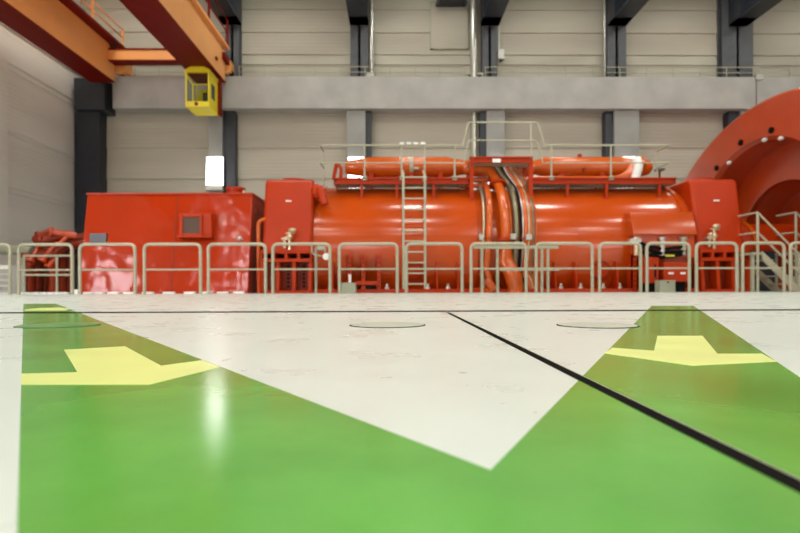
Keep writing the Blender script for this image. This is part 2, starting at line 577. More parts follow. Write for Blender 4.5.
# ---- wall services
mb = MB(); X = PX(474.5, 21.5); mb.cyl((X, 21.5, zbt), (X, 21.5, ZC - .02), .14, 20)
t = Thing('riser_pipe', 'fat silver riser pipe on the upper back wall', 'pipe', (X, 21.5, zbt))
t.part('pipe', mb, STEEL)
mb = MB(); mb.box(X - .32, X + .38, 21.4, 21.62, zbt + .12, zbt + .2); mb.box(X - .3, X - .24, 21.42, 21.6, zbt, zbt + .12); mb.box(X + .3, X + .36, 21.42, 21.6, zbt, zbt + .12)
t.part('pipe_clamp', mb, GREYR)
mb = MB(); X = PX(475, 21.3 + .4); mb.cyl((X, 21.8, 0), (X, 21.8, zbb), .11, 16)
solo('riser_pipe', mb, STEEL, 'silver riser pipe below the beam beside the arched bridge rail', 'pipe', (X, 21.8, 0))
for px_, lab in ((372.5, 'silver pipe right of the steel column above the ladder'), (499.5, 'thin grey conduit right of the steel column above the bridge'), (605.5, 'thin silver pipe left of the dark column over the right machine half')):
    X = PX(px_, 21.7)
    r_ = .085 if px_ < 400 else .045
    z0 = zbt if px_ != 499.5 else PZ(60, 21.7)
    mb = MB(); mb.cyl((X, 21.7, z0), (X, 21.7, ZC - .02), r_, 14)
    if px_ < 400: mb.box(X - .22, X + .1, 21.55, 21.8, zbt + .1, zbt + .24)
    solo('wall_pipe', mb, STEEL if px_ != 499.5 else GALV, lab, 'pipe', (X, 21.7, z0))
t = Thing('junction_box', 'small pale grey box on the steel column above the bridge', 'box', (PX(501.5, 21.6), 21.6, PZ(60, 21.6)))
X = PX(502, 21.5); mb = MB(); mb.box(X - .13, X + .13, 21.45, 21.7, PZ(59, 21.5), PZ(49, 21.5))
t.part('box_body', mb, GALV, bevel=.015)
mb = MB(); mb.cyl((X, 21.58, PZ(60.5, 21.5)), (X, 21.58, PZ(59, 21.5)), .04); t.part('cable_gland', mb, BLACK)
X0, X1 = PX(431, YW - .05), PX(469, YW - .05); z0, z1 = PZ(50, YW), PZ(3, YW)
t = Thing('wall_hatch', 'closed beige hatch in the upper wall left of the fat silver riser', 'hatch', (X0, YW - .1, z0))
mb = MB(); mb.box(X0 + .04, X1 - .04, YW - .10, YW - .02, z0 + .04, z1 - .04); t.part('hatch_panel', mb, WALL)
mb = MB()
for q in ((X0, X0 + .04, z0, z1), (X1 - .04, X1, z0, z1), (X0, X1, z0, z0 + .04), (X0, X1, z1 - .04, z1)): mb.box(q[0], q[1], YW - .12, YW - .02, q[2], q[3])
t.part('hatch_frame', mb, GREYBOX)
z1 = PZ(3, 21.6); X0, X1 = PX(437, 21.6), PX(467, 21.6)
mb = MB(); mb.box(X0, X1, 21.3, 21.98, z1, z1 + .12); mb.box(X0, X0 + .08, 21.3, 21.5, z1 - .16, z1); mb.box(X1 - .08, X1, 21.3, 21.5, z1 - .16, z1)
solo('wall_bracket', mb, DARK, 'dark steel bracket at the top of the back wall over the hatch', 'bracket', (X0, 21.98, z1))


# thin rail on top of the beam
def beam_rail(x0, x1, lab):
    Y = 21.45
    t = Thing('beam_handrail', lab, 'railing', (PX((x0 + x1) / 2, Y), Y, zbt), 'thin rails on the beam')
    X0, X1 = PX(x0, Y), PX(x1, Y)
    mb = MB(); mb.cyl((X0, Y, zbt + .44), (X1, Y, zbt + .44), .022, 8); t.part('top_rail', mb, GREYR)
    mb = MB(); mb.cyl((X0, Y, zbt + .22), (X1, Y, zbt + .22), .016, 8); t.part('middle_rail', mb, GREYR)
    n = max(2, int((X1 - X0) / 1.0))
    for i in range(n + 1):
        X = X0 + (X1 - X0) * i / n
        mb = MB(); mb.cyl((X, Y, zbt), (X, Y, zbt + .45), .018, 8); t.part('post', mb, GREYR)


beam_rail(136, 184, 'thin pale rail on the beam between the two crane girders')
beam_rail(240, 466, 'thin pale rail on the beam between crane and fat riser')
beam_rail(486, 754, 'thin pale rail on the beam right of the fat riser')
beam_rail(760, 850, 'thin pale rail on the beam at the far right')

# pilaster at the very left of the left wall and shallow cable tray
d_ = ray(5, 287); yp = (XL + .25) * d_.y / d_.x; mb = MB()
mb.box(XL, XL + .25, yp - .5, yp + .15, 0, PZ(53, yp, 5))
solo('wall_pilaster', mb, WALLL, 'pale pilaster on the left wall at the picture edge', 'pilaster', (XL + .1, yp, 0), kind='structure')

# ============================================================ BRIDGE CRANE
YE = 20.9
zg0 = PZ(82.2, YE, 160)
zg1 = zg0 + 1.32
cr = Thing('bridge_crane', 'orange overhead bridge crane with two long girders and a yellow cab', 'crane', (PX(168, YE), YE, zg0))
GIR = ((PX(93, YE), PX(115.5, YE)), (PX(200, YE), PX(226, YE)))
YN = -11.5
for gi, (gx0, gx1) in enumerate(GIR):
    mb = MB()
    mb.prism_x([(YN, zg0), (YE, zg0), (YE, zg1 - .35), (YE - .45, zg1), (YN, zg1)], gx0, gx1)
    g = cr.part('girder', mb, CRANE, bevel=.015)
    g['label'] = ('left' if gi == 0 else 'right') + ' orange box girder'
    mb = MB(); mb.box(gx0 - .05, gx1 + .02, YN, YE - .02, zg0 - .025, zg0)
    cr.part('shaded_bottom_flange', mb, CRANEREDSHADE, g)  # shade under the girder put into the dark red colour
    ov = .34 if gi == 0 else .12
    mb = MB(); mb.box(gx1 - .3, gx1 + ov, YN, YE + .15, zg1 + .001, zg1 + .1)
    wk = cr.part('walkway', mb, CRANEREDSHADE if gi == 0 else CRANE)
    xr = gx1 + ov - .03
    rh = .62 if gi == 0 else 1.0
    rmat = CRANE if gi == 0 else CRANEREDSHADE
    mb = MB()
    yy0 = 2.0
    for zz in (zg1 + .1 + rh * .5, zg1 + .1 + rh): mb.cyl((xr, yy0, zz), (xr, YE, zz), .028, 8)
    k = 0
    y = yy0
    while y <= YE + .01:
        mb.box(xr - .035, xr + .035, y - .03, y + .03, zg1 + .1, zg1 + .1 + rh)
        y += 2.1
    cr.part('walkway_railing', mb, rmat, wk)
# end carriage
mb = MB(); mb.box(GIR[0][1], GIR[1][0], 20.45, 20.85, PZ(60.5, 20.45), PZ(50.5, 20.45))
ec = cr.part('end_carriage', mb, CRANE, bevel=.01)
mb = MB(); mb.box(GIR[0][1], GIR[1][0], 20.42, 20.88, PZ(50.5, 20.45), PZ(49, 20.45)); mb.box(GIR[0][1], GIR[1][0], 20.42, 20.88, PZ(61.5, 20.45), PZ(60.5, 20.45))
cr.part('carriage_flange', mb, CRANEREDSHADE, ec)  # lower strip carries the carriage's shaded underside as colour
for x0, x1 in ((119, 131), (228, 234)):
    mb = MB(); mb.box(PX(x0, 21.5), PX(x1, 21.5), 21.1, 21.7, zbt + .1, zbt + .55)
    mb.prism_y([(PX(x0 + 1, 21.5), zbt + .04), (PX(x1 - 3, 21.5), zbt + .04), (PX(x1 - 2, 21.5), zbt + .1), (PX(x0, 21.5), zbt + .1)], 21.1, 21.7)
    wh = cr.part('wheel_housing', mb, CRANE)
    xc = (PX(x0, 21.5) + PX(x1, 21.5)) / 2
    mb = MB(); mb.cyl((xc, 21.3, zbt + .15), (xc, 21.5, zbt + .15), .149, 20)
    cr.part('wheel', mb, BLACK, wh)
    mb = MB(); mb.box(xc - .1, xc + .1, 20.5, 21.2, zbt + .35, zbt + .6); cr.part('carriage_arm', mb, CRANEREDSHADE, wh)
# bolt head on the right girder
gx = GIR[1][1]
mb = MB(); mb.box(gx, gx + .06, 19.7, 19.85, zg0 + .4, zg0 + .5); cr.part('lifting_lug', mb, CRANEREDSHADE)
# the cab
YC0, YC1 = 19.4, 20.45
cx0, cx1 = PX(186, YC0), PX(209.8, YC0)
zc0, zcw, zcr = PZ(106.8, YC0), PZ(101.5, YC0), PZ(73, YC0)
mb = MB()
mb.box(cx0, cx1, YC0, YC1, zc0, zcw)
wz0, wz1 = PZ(96, YC0), PZ(81, YC0)
t_ = .05
# right side wall with a window hole
mb.box(cx1 - t_, cx1, YC0, YC0 + .22, zcw, zcr); mb.box(cx1 - t_, cx1, YC0 + .66, YC1, zcw, zcr)
mb.box(cx1 - t_, cx1, YC0 + .22, YC0 + .66, zcw, wz0); mb.box(cx1 - t_, cx1, YC0 + .22, YC0 + .66, wz1, zcr)
mb.box(cx0, cx1, YC1 - t_, YC1, zcw, zcw + .5)
for (x, y) in ((cx0, YC0), (cx0, YC1 - .06)): mb.box(x, x + .05, y, y + .06, zcw, zcr)
mb.tube([(cx0 + .03, YC0 + .03, zcr - .1), (cx0 + .26, YC0 + .03, zcw + .62), (cx0 + .26, YC0 + .03, zcw)], .022, 6)
mb.tube([(cx0 + .26, YC0 + .03, zcw + .62), (cx1, YC0 + .03, zcw + .62)], .02, 6)
cab = cr.part('operator_cab', mb, YELLOW, label='yellow operator cab under the right girder')
mb = MB()
mb.prism_y([(cx0 - .03, zcr), (cx1 + .03, zcr), (cx1 + .03, PZ(70, YC0)), (cx1 - .2, PZ(67, YC0)), (cx0 + .22, PZ(67, YC0)), (cx0 - .03, PZ(71, YC0))], YC0 - .05, YC1 + .03)
mb.box(cx0 + .1, cx1 - .1, YC0 + .1, YC1 - .1, zcr, zg0 - .026)
cr.part('cab_roof', mb, YELLOW, cab)
mb = MB(); mb.box(cx0 + .05, cx1 - .05, YC0 + .06, YC1 - .06, zcr - .03, zcr - .005); cr.part('cab_lining', mb, DULL, cab)
mb = MB(); mb.box(cx0 + .06, cx1 - .06, YC0 + .02, YC0 + .03, zcw, zcr - .04); mb.box(cx0 + .015, cx0 + .025, YC0 + .07, YC1 - .07, zcw, zcr - .04)
cr.part('cab_window', mb, GLASS, cab, smooth=False)
mb = MB(); mb.box(cx0 + .3, cx0 + .6, YC0 + .5, YC0 + .6, zcw - .1, zcw + .62); mb.box(cx0 + .3, cx0 + .6, YC0 + .2, YC0 + .6, zcw - .1, zcw + .02)
cr.part('cab_seat', mb, YELLOW, cab, bevel=.03)
mb = MB(); mb.box(cx1 - .3, cx1 - .07, YC0 + .2, YC0 + .5, zcw, zcw + .38); mb.cyl((cx1 - .2, YC0 + .3, zcw + .38), (cx1 - .15, YC0 + .3, zcw + .6), .02, 8)
cr.part('control_desk', mb, DGREY, cab)
mb = MB(); mb.box(cx1 - .035, cx1 - .015, YC0 + .22, YC0 + .66, wz0, wz1); cr.part('side_window', mb, NAVY, cab)
mb = MB(); mb.cyl((PX(197, YC0), YC0 - .03, zc0 + .1), (PX(197, YC0), YC0, zc0 + .1), .07, 12); cr.part('cab_lamp', mb, DULL, cab)
mb = MB(); mb.box(cx1 + .005, cx1 + .1, YC1 - .12, YC1 + .1, zc0, zg0 - .026); cr.part('cab_hanger', mb, CRANEREDSHADE, cab)

# ============================================================ GENERATOR
CY, CZ, R = 15.0, 1.15, 1.75
gxa, gxb = PX(313, 13.3), PX(692, 13.3)
XM = (gxa + gxb) / 2
gen = Thing('turbine_generator', 'long orange cylindrical generator with a boxy cover at each end', 'generator', (XM, CY, 0))
cl0, cl1 = PX(265, 13.4), PX(314, 13.4)
cr0, cr1 = PX(691, 13.4), PX(738, 13.4)
prof = []
x0, x1 = cl1 - .02, cr0 + .02
for x, r in ((x0, R), (x0 + .1, R), (x0 + .1, R + .03), (x0 + .2, R + .03), (x0 + .2, R)):
    prof.append((x, r))
xg0, xg1 = PX(478, 13.3), PX(534, 13.3)
for x, r in ((xg0, R), (xg0 + .02, R - .05), (xg1 - .02, R - .05), (xg1, R), (x1 - .2, R), (x1 - .2, R + .03), (x1 - .1, R + .03), (x1 - .1, R), (x1, R)):
    prof.append((x, r))
mb = MB(); mb.lathe_x(prof, CY, CZ, 96)
shell = gen.part('shell', mb, SHELL)
for xx in (PX(390, 13.2), PX(580, 13.2)):
    gen.part('weld_seam', MB().lathe_x([(xx - .012, R - .01), (xx - .012, R + .008), (xx + .012, R + .008), (xx + .012, R - .01)], CY, CZ, 96, cap=False), SHELL, shell)


def yfront(z): return 12.92 + .175 * z


def end_cover(x0, x1, right):
    zt = PZ(178.5, yfront(2.9))
    mb = MB()
    mb.prism_x([(yfront(.95), .95), (yfront(zt - .1), zt - .1), (yfront(zt) + .1, zt), (16.6, zt), (17.1, .95)], x0, x1)
    lab = 'right' if right else 'left'
    c = gen.part('end_cover', mb, ORANGE, bevel=.07, label='boxy %s end cover' % lab)
    w = x1 - x0
    # lid on top
    mb = MB(); mb.tube([((x0 + x1) / 2, 14.1, zt), ((x0 + x1) / 2, 14.1, zt + .09)], .32, 24)
    gen.part('top_lid', mb, ORANGE, c)
    # foot: frame of struts with dark openings behind
    yb = yfront(.45)
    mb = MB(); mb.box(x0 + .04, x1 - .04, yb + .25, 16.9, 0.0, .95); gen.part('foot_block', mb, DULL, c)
    mb = MB()
    mb.box(x0, x1, yb - .05, yb + .3, .76, .84)
    mb.box(x0, x1, yb - .02, yb + .3, .97, 1.05)
    mb.box(x0, x1, yb - .08, yb + .3, 0, .07)
    for i in range(5):
        x = x0 + w * i / 4
        mb.box(max(x0, x - .035), min(x1, x + .035), yb - .03, yb + .27, .83, .98)
    for i in range(4):
        x = x0 + .03 + (w - .06) * i / 3
        mb.prism_x([(yb - .1, .06), (yb - .03, .77), (yb + .25, .77), (yb + .25, .06)], x - .04, x + .04)
    gen.part('foot_frame', mb, ORANGE, c)
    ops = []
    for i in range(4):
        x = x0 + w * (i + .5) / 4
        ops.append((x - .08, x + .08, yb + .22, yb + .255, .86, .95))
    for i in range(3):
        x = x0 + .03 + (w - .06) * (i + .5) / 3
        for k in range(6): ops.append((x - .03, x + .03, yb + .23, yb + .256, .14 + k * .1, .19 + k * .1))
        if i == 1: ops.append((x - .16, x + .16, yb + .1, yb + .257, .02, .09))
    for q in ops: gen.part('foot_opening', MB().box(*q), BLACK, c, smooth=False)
    # little white plate and handle hole
    z = PZ(201, yfront(2.3)); xx = x0 + w * .5
    mb = MB(); mb.box(xx - .07, xx + .07, yfront(z) - .025, yfront(z) + .03, z - .018, z + .018)
    gen.part('name_plate', mb, WHITE, c)
    # valve
    xx = PX(717, 12.9) if right else PX(289, 12.9)
    z0 = 1.05
    mb = MB()
    zt_ = 1.66 if right else 1.58
    yv = yfront(1.3) - .14
    mb.cyl((xx, yv, z0), (xx, yv, zt_ - .12), .035, 10)
    mb.box(xx - .2, xx + .02, yv - .04, yv + .18, 1.3, 1.35)
    mb.tube([(xx - .12, yv, 1.1), (xx - .12, yv, 1.33), (xx - .05, yv, 1.38)], .035, 8)
    mb.ball((xx, yv, 1.37), .075); mb.ball((xx + .06, yv, zt_ - .05), (.10, .06, .06))
    if right: mb.ball((xx - .1, yv, 1.4), .06)
    mb.cyl((xx - .1, yv, zt_ - .12), (xx + .12, yv, zt_ - .12), .02, 8)
    v = gen.part('valve', mb, BRASS, c)
    return c


ecl = end_cover(cl0, cl1, False)
ecr = end_cover(cr0, cr1, True)
# side pipe beside the left cover
xx = cl0 - .12
mb = MB(); mb.tube(fillet([(xx, 13.25, .0), (xx, 13.25, 1.78), (xx + .2, 13.3, 1.86)], .12), .05, 10)
gen.part('drain_pipe', mb, PIPEM)
mb = MB(); mb.tube([(xx + .13, 12.75, .02), (xx + .1, 12.82, .62)], .035, 8); gen.part('drain_pipe', mb, TURB)
# base flange and ribs
mb = MB(); mb.box(cl1, cr0, 13.0, 17.0, 0, .09)
bf = gen.part('base_flange', mb, ORANGE)
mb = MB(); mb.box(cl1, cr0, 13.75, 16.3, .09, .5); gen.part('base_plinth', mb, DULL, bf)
for px_ in (437, 458, 555, 576, 617, 333):
    X = PX(px_, 13.15)
    mb = MB(); mb.prism_x([(13.06, .09), (13.16, .75), (13.7, .75), (13.9, .09)], X - .015, X + .015)
    gen.part('rib', mb, ORANGE, bf)
for px_ in (349, 363, 378.5, 634):
    X = PX(px_, 13.0)
    mb = MB()
    mb.box(X - .055, X + .055, 12.98, 13.04, .09, .93)
    mb.box(X - .055, X - .035, 12.98, 13.3, .09, .93)
    r_ = gen.part('perforated_bracket', mb, ORANGE, bf)
    for k in range(7): gen.part('bracket_hole', MB().cyl((X + .01, 12.974, .16 + k * .115), (X + .01, 12.982, .16 + k * .115), .019, 8), BLACK, r_)
mb = MB(); mb.box(PX(356, 13), PX(378, 13), 12.95, 13.05, .2, .29)
for k in range(6): mb.cyl((PX(358 + k * 3.6, 12.95), 12.94, .245), (PX(358 + k * 3.6, 12.95), 12.95, .245), .02, 8)
gen.part('bracket_tie', mb, ORANGE, bf)
mb = MB(); mb.box(PX(357, 12.9), PX(379, 12.9), 12.99, 13.4, .092, .17); gen.part('foot_opening', mb, BLACK, bf)
for px_ in (387, 428.5, 449, 564, 584, 607, 624):
    X = PX(px_, 12.85)
    mb = MB(); mb.cyl((X, 13.08, .09), (X, 13.08, .14), .055, 6); mb.cyl((X, 13.08, .14), (X, 13.08, .22), .028, 8)
    gen.part('anchor_bolt', mb, GALV, bf)
# manhole covers low on the shell
for px_ in (414, 601):
    X = PX(px_, 13.3)
    zc = .55; ya = CY - math.sqrt(R * R - (CZ - zc) ** 2)
    n = Vector((0, -(CY - ya), zc - CZ)).normalized()
    c = Vector((X, ya, zc))
    mb = MB(); mb.cyl(c - n * .05, c + n * .07, .2, 28)
    mh = gen.part('manhole_cover', mb, ORANGE, shell)
    mb = MB(); mb.tube([c + n * .0, c + n * .045], .245, 28); gen.part('manhole_ring', mb, DULL, mh)


# two fittings on the left shell end
mb = MB()
xx = PX(319, 13.5)
mb.tube(fillet([(PX(318, 13.5), 13.55, 2.62), (PX(321, 13.5), 13.35, 2.62), (PX(326, 13.5), 13.3, 2.2)], .1), 0.1, 12)
mb.ball((PX(318, 13.5), 13.5, 2.55), .2)
gen.part('lifting_lug', mb, ORANGE, shell)
# terminal hood on the right half
X0, X1 = PX(627, 13.2), PX(691, 13.2)
zt, zb = PZ(213.5, 13.35), PZ(234, 12.8)
mb = MB()
mb.prism_x([(13.12, zt), (12.92, zb + .02), (12.92, zb - .02), (13.5, zb - .02), (13.7, zt)], X0 + .04, X1)
hood = gen.part('terminal_hood', mb, SHELL, bevel=.01)
mb = MB(); mb.box(PX(641, 13), PX(646, 13), 13.18, 13.22, zt - .2, zt - .17)
gen.part('name_plate', MB().box(PX(640.5, 13.2), PX(646, 13.2), 13.11, 13.3, zt - .12, zt - .09), WHITE, hood)
mb.bm.free()
mb = MB(); mb.box(PX(631, 13.2), PX(690, 13.2), 13.0, 13.6, PZ(258, 13.1), zb); gen.part('terminal_recess', mb, TURB, hood)
YT = 12.95
mb = MB()
for k, yy in enumerate((242, 246, 250)):
    pts = [(PX(636 + i * 6.2, YT), YT - .03 - .01 * (k == 1), PZ(yy + 5 * math.sin(PI * i / 8.0) + random.uniform(-1, 1) + i * .6, YT)) for i in range(9)]
    mb.tube(pts, .04, 8)
gen.part('cable', mb, BLACK, hood)
for px_, m_ in ((636, BRASS), (662, GALV), (683, GREYBOX)):
    X = PX(px_, YT)
    mb = MB(); mb.cyl((X, YT - .02, PZ(256, YT)), (X, YT - .02, PZ(240, YT)), .06, 12); mb.cyl((X, YT - .02, PZ(240, YT)), (X, YT - .02, PZ(238, YT)), .085, 12)
    gen.part('terminal', mb, m_, hood)
mb = MB(); mb.box(PX(629, YT), PX(640, YT), YT - .08, YT + .05, PZ(243, YT), PZ(239.5, YT)); gen.part('terminal_clamp', mb, GALV, hood)
mb = MB(); mb.box(PX(664, YT), PX(673, YT), YT - .08, YT - .05, PZ(257.5, YT), PZ(255.5, YT)); gen.part('cable_tag', mb, LIME, hood)

# terminal boxes standing below the hood
YD = 12.55
t = Thing('switch_box', 'orange switch box with two white plates behind the rail under the hood', 'box', (PX(677, YD), YD, 0))
mb = MB(); mb.box(PX(664, YD), PX(689, YD), YD, YD + .35, PZ(282.5, YD), PZ(263, YD)); bb = t.part('box_body', mb, ORANGE, bevel=.01)
mb = MB(); mb.box(PX(668, YD), PX(687, YD), YD + .08, YD + .3, 0, PZ(282.5, YD)); t.part('foot', mb, BLACK)
for px_ in (671, 683): t.part('name_plate', MB().box(PX(px_ - 2.5, YD), PX(px_ + 2.5, YD), YD - .01, YD, PZ(275, YD), PZ(273, YD)), WHITE)
t = Thing('switch_box', 'plain orange switch box left of the one with white plates', 'box', (PX(654, YD), YD, 0))
mb = MB(); mb.box(PX(646.5, YD), PX(660, YD), YD + .05, YD + .4, PZ(284, YD), PZ(258, YD)); t.part('box_body', mb, ORANGE, bevel=.01)
mb = MB(); mb.box(PX(648, YD), PX(658, YD), YD + .1, YD + .35, 0, PZ(284, YD)); t.part('foot', mb, BLACK)
t.part('latch', MB().box(PX(655.5, YD), PX(657, YD), YD + .03, YD + .05, PZ(278, YD), PZ(265, YD)), BLACK)
YK = 12.2
t = Thing('control_cabinet', 'small grey-green cabinet on the floor under the terminal hood', 'cabinet', (PX(668, YK), YK, 0))
mb = MB(); mb.box(PX(660, YK), PX(675.5, YK), YK, YK + .25, 0, PZ(281, YK)); t.part('cabinet_body', mb, GREYBOX, bevel=.01)
t.part('lock', MB().cyl((PX(668, YK), YK - .012, PZ(283, YK)), (PX(668, YK), YK, PZ(283, YK)), .02, 8), BLACK)
t = Thing('control_cabinet', 'small grey-green cabinet on the floor by the perforated brackets', 'cabinet', (PX(348, YK), YK, 0))
mb = MB(); mb.box(PX(340.5, YK), PX(355.5, YK), YK, YK + .25, 0, PZ(282.5, YK)); t.part('cabinet_body', mb, GREYBOX, bevel=.01)
t.part('conduit', MB().cyl((PX(349.5, YK), YK + .1, PZ(282.5, YK)), (PX(349.5, YK), YK + .1, PZ(274, YK)), .03, 8), WHITE)
# gauge beside the left cover
t = Thing('pressure_gauge', 'white round gauge on green-grey piping beside the left end cover', 'gauge', (PX(322, 12.6), 12.6, 0))
YQ = 12.6
mb = MB(); mb.tube(fillet([(PX(316, YQ), YQ, 0), (PX(316, YQ), YQ, PZ(247, YQ)), (PX(325, YQ), YQ, PZ(247, YQ)), (PX(325, YQ), YQ, PZ(252, YQ))], .08), .03, 8)
mb.tube(fillet([(PX(312, YQ), YQ, PZ(245, YQ)), (PX(312, YQ), YQ - .03, PZ(254, YQ)), (PX(322, YQ), YQ - .03, PZ(256, YQ))], .1), .018, 8)
mb.box(PX(311, YQ), PX(326, YQ), YQ - .04, YQ + .08, PZ(244.5, YQ), PZ(242.5, YQ))
mb.box(PX(318, YQ), PX(325, YQ), YQ - .07, YQ + .08, PZ(250, YQ), PZ(246, YQ))
t.part('stand_pipe', mb, GREYBOX)
mb = MB(); mb.cyl((PX(326.5, YQ), YQ - .1, PZ(256.5, YQ)), (PX(326.5, YQ), YQ, PZ(256.5, YQ)), .075, 20); t.part('dial', mb, WHITE)
mb = MB(); mb.tube([(PX(326.5, YQ), YQ - .03, PZ(256.5, YQ)), (PX(326.5, YQ), YQ + .01, PZ(256.5, YQ))], .085, 20); t.part('dial_case', mb, GALV)


# ---- access platforms on top
def side_rail(t, X0, X1, Y, z0, z1, posts, parent=None, ends=True, zmid=None):
    zmid = zmid if zmid else z0 + (z1 - z0) * .5
    mb = MB(); mb.cyl((X0, Y, z1), (X1, Y, z1), .024, 8); t.part('top_rail', mb, GREYR, parent)
    mb = MB(); mb.cyl((X0, Y, zmid), (X1, Y, zmid), .018, 8); t.part('middle_rail', mb, GREYR, parent)
    for X in posts:
        mb = MB(); mb.cyl((X, Y, z0), (X, Y, z1), .024, 8); mb.box(X - .06, X + .06, Y - .04, Y + .04, z0 - .06, z0 + .04)
        t.part('rail_post', mb, GREYR, parent)


YP0, YP1 = 13.8, 14.42
zp0, zp1 = PZ(184, YP0), PZ(178, YP0)
ztop = PZ(145.5, YP0)


def platform(x0, x1, posts, lab, ret):
    X0, X1 = PX(x0, YP0), PX(x1, YP0)
    t = Thing('access_platform', lab, 'platform', ((X0 + X1) / 2, YP0, zp0))
    mb = MB(); mb.box(X0, X1, YP0, YP0 + .05, zp0, zp1); mb.box(X0, X1, YP0 - .06, YP0, zp1 - .03, zp1); mb.box(X0, X1, YP0 - .04, YP0, zp0, zp0 + .03)
    mb.box(X0, X0 + .05, YP0, YP1, zp0, zp1); mb.box(X1 - .05, X1, YP0, YP1, zp0, zp1)
    ch = t.part('edge_channel', mb, ORANGE)
    mb = MB(); mb.box(X0 + .05, X1 - .05, YP0 + .05, YP1, zp0 + .02, zp0 + .06)
    n = int((X1 - X0) / .12)
    for i in range(n): mb.box(X0 + .05 + i * .12, X0 + .065 + i * .12, YP0 + .05, YP1, zp0 - .015, zp0 + .02)
    t.part('grating', mb, GRATE, smooth=False)
    side_rail(t, PX(posts[0], YP0), PX(posts[-1], YP0), YP0 - .02, zp1, ztop, [PX(p, YP0) for p in posts[1:-1]], None, zmid=PZ(163, YP0))
    # return at the outer end
    Xe = PX(ret, YP0)
    for zz in (ztop, PZ(163, YP0)):
        mb = MB(); mb.tube([(Xe, YP0 - .02, zz), (Xe, YP1, zz)], .02, 8); t.part('end_rail', mb, GREYR)
    mb = MB(); mb.cyl((Xe, YP1, zp1 - .1), (Xe, YP1, ztop), .022, 8); mb.box(Xe - .05, Xe + .05, YP1 - .05, YP1 + .05, zp0, zp1 - .1); t.part('rail_post', mb, GREYR)
    return t


pl = platform(334, 470, (321, 365, 402, 425, 455, 463), 'left orange-edged platform with grey rails on the generator, at the ladder top', 321)
pr_ = platform(531, 676, (545, 551.5, 611, 669), 'right orange-edged platform with grey rails on the generator', 669)
for px_, thingp in ((397, pl), (434, pl), (362, pl), (471.5, pl), (568, pr_), (606.5, pr_), (531, pr_), (660, pr_)):
    X = PX(px_, YP0)
    yy = YP0 + .03
    zz = CZ + math.sqrt(R * R - (CY - yy) ** 2)
    mb = MB(); mb.box(X - .03, X + .03, yy - .03, yy + .03, zz - .12, zp0)
    if px_ in (471.5, 606.5, 531): mb.box(X - .03, X + .03, YP0 - .04, YP0 + .02, 2.18, zp0)
    thingp.part('bracket', mb, ORANGE)
# bridge between the platforms
YBz = 13.75
zb0, zb1 = PZ(163, YBz), PZ(157, YBz)
X0, X1 = PX(470, YBz), PX(533, YBz)
t = Thing('stile_bridge', 'raised orange bridge with arched grey rail over the pipe bundle', 'platform', ((X0 + X1) / 2, YBz, zp0))
mb = MB(); mb.box(X0, X1, YBz, YBz + .05, zb0, zb1); mb.box(X0, X1, YBz - .05, YBz, zb1 - .03, zb1); mb.box(X0, X1, YBz - .05, YBz, zb0, zb0 + .03); mb.box(X0, X1, YBz + .62, YBz + .67, zb0, zb1)
t.part('edge_channel', mb, ORANGE)
mb = MB(); mb.box(X0, X1, YBz + .05, YBz + .62, zb0 + .01, zb0 + .05); t.part('grating', mb, GRATE)
for X in (X0 + .05, X1 - .05):
    for yy in (YBz + .02, YBz + .62):
        mb = MB(); mb.box(X - .05, X + .05, yy - .04, yy + .04, 2.2 if yy < YBz + .3 else 2.8, zb1)
        t.part('leg', mb, ORANGE)
for yy in (YBz - .02,):
    za, zbm, zlow = PZ(122.5, YBz), PZ(140.5, YBz), PZ(147, YBz)
    mb = MB(); mb.tube(fillet([(PX(463, YBz), yy, zlow), (PX(468.5, YBz), yy, za), (PX(538.5, YBz), yy, za), (PX(545, YBz), yy, zlow)], .1), .024, 8); t.part('top_rail', mb, GREYR)
    mb = MB(); mb.tube(fillet([(PX(464, YBz), yy, PZ(163, YBz)), (PX(469, YBz), yy, zbm), (PX(537, YBz), yy, zbm), (PX(543, YBz), yy, PZ(163, YBz))], .1), .018, 8); t.part('middle_rail', mb, GREYR)
    for px_ in (473.5, 531.5):
        mb = MB(); mb.cyl((PX(px_, YBz), yy, zb1 - .04), (PX(px_, YBz), yy, za), .022, 8); t.part('rail_post', mb, GREYR)
mb = MB(); mb.box(PX(492.5, YBz), PX(500.5, YBz), YBz - .075, YBz - .05, PZ(163, YBz), PZ(159.5, YBz)); t.part('name_plate', mb, WHITE)

# ladder
YLd = 13.08
X0, X1 = PX(403.6, YLd), PX(425.2, YLd)
t = Thing('ladder', 'grey vertical steel ladder up the front of the generator', 'ladder', ((X0 + X1) / 2, YLd, 0))
ztl = PZ(176, YLd)
for X in (X0, X1):
    mb = MB(); mb.tube(fillet([(X, YLd, 0), (X, YLd, ztl + .02), (X, YP0 - .09, ztl + .25)], .1), .032, 10); t.part('stile', mb, GREYR)
for k in range(11):
    z = ztl - .03 - k * .262
    mb = MB(); mb.cyl((X0, YLd, z), (X1, YLd, z), .02, 8); t.part('rung', mb, GREYR)
for z in (.9, 2.2):
    for X in (X0, X1):
        yy = CY - math.sqrt(R * R - (CZ - z) ** 2)
        mb = MB(); mb.cyl((X, YLd, z), (X, yy + .03, z), .018, 8); t.part('wall_tie', mb, GREYR)
# yellow-white chain across the ladder opening
mb = MB()
for k in range(4): mb.box(PX(400 + k * 7, YP0), PX(404.5 + k * 7, YP0), YP0 - .06, YP0 - .02, ztop + .02, ztop + .07)
solo('safety_bar', mb, WHITE, 'pale striped bar on the rail above the ladder', 'bar', (PX(413, YP0), YP0 - .04, ztop))

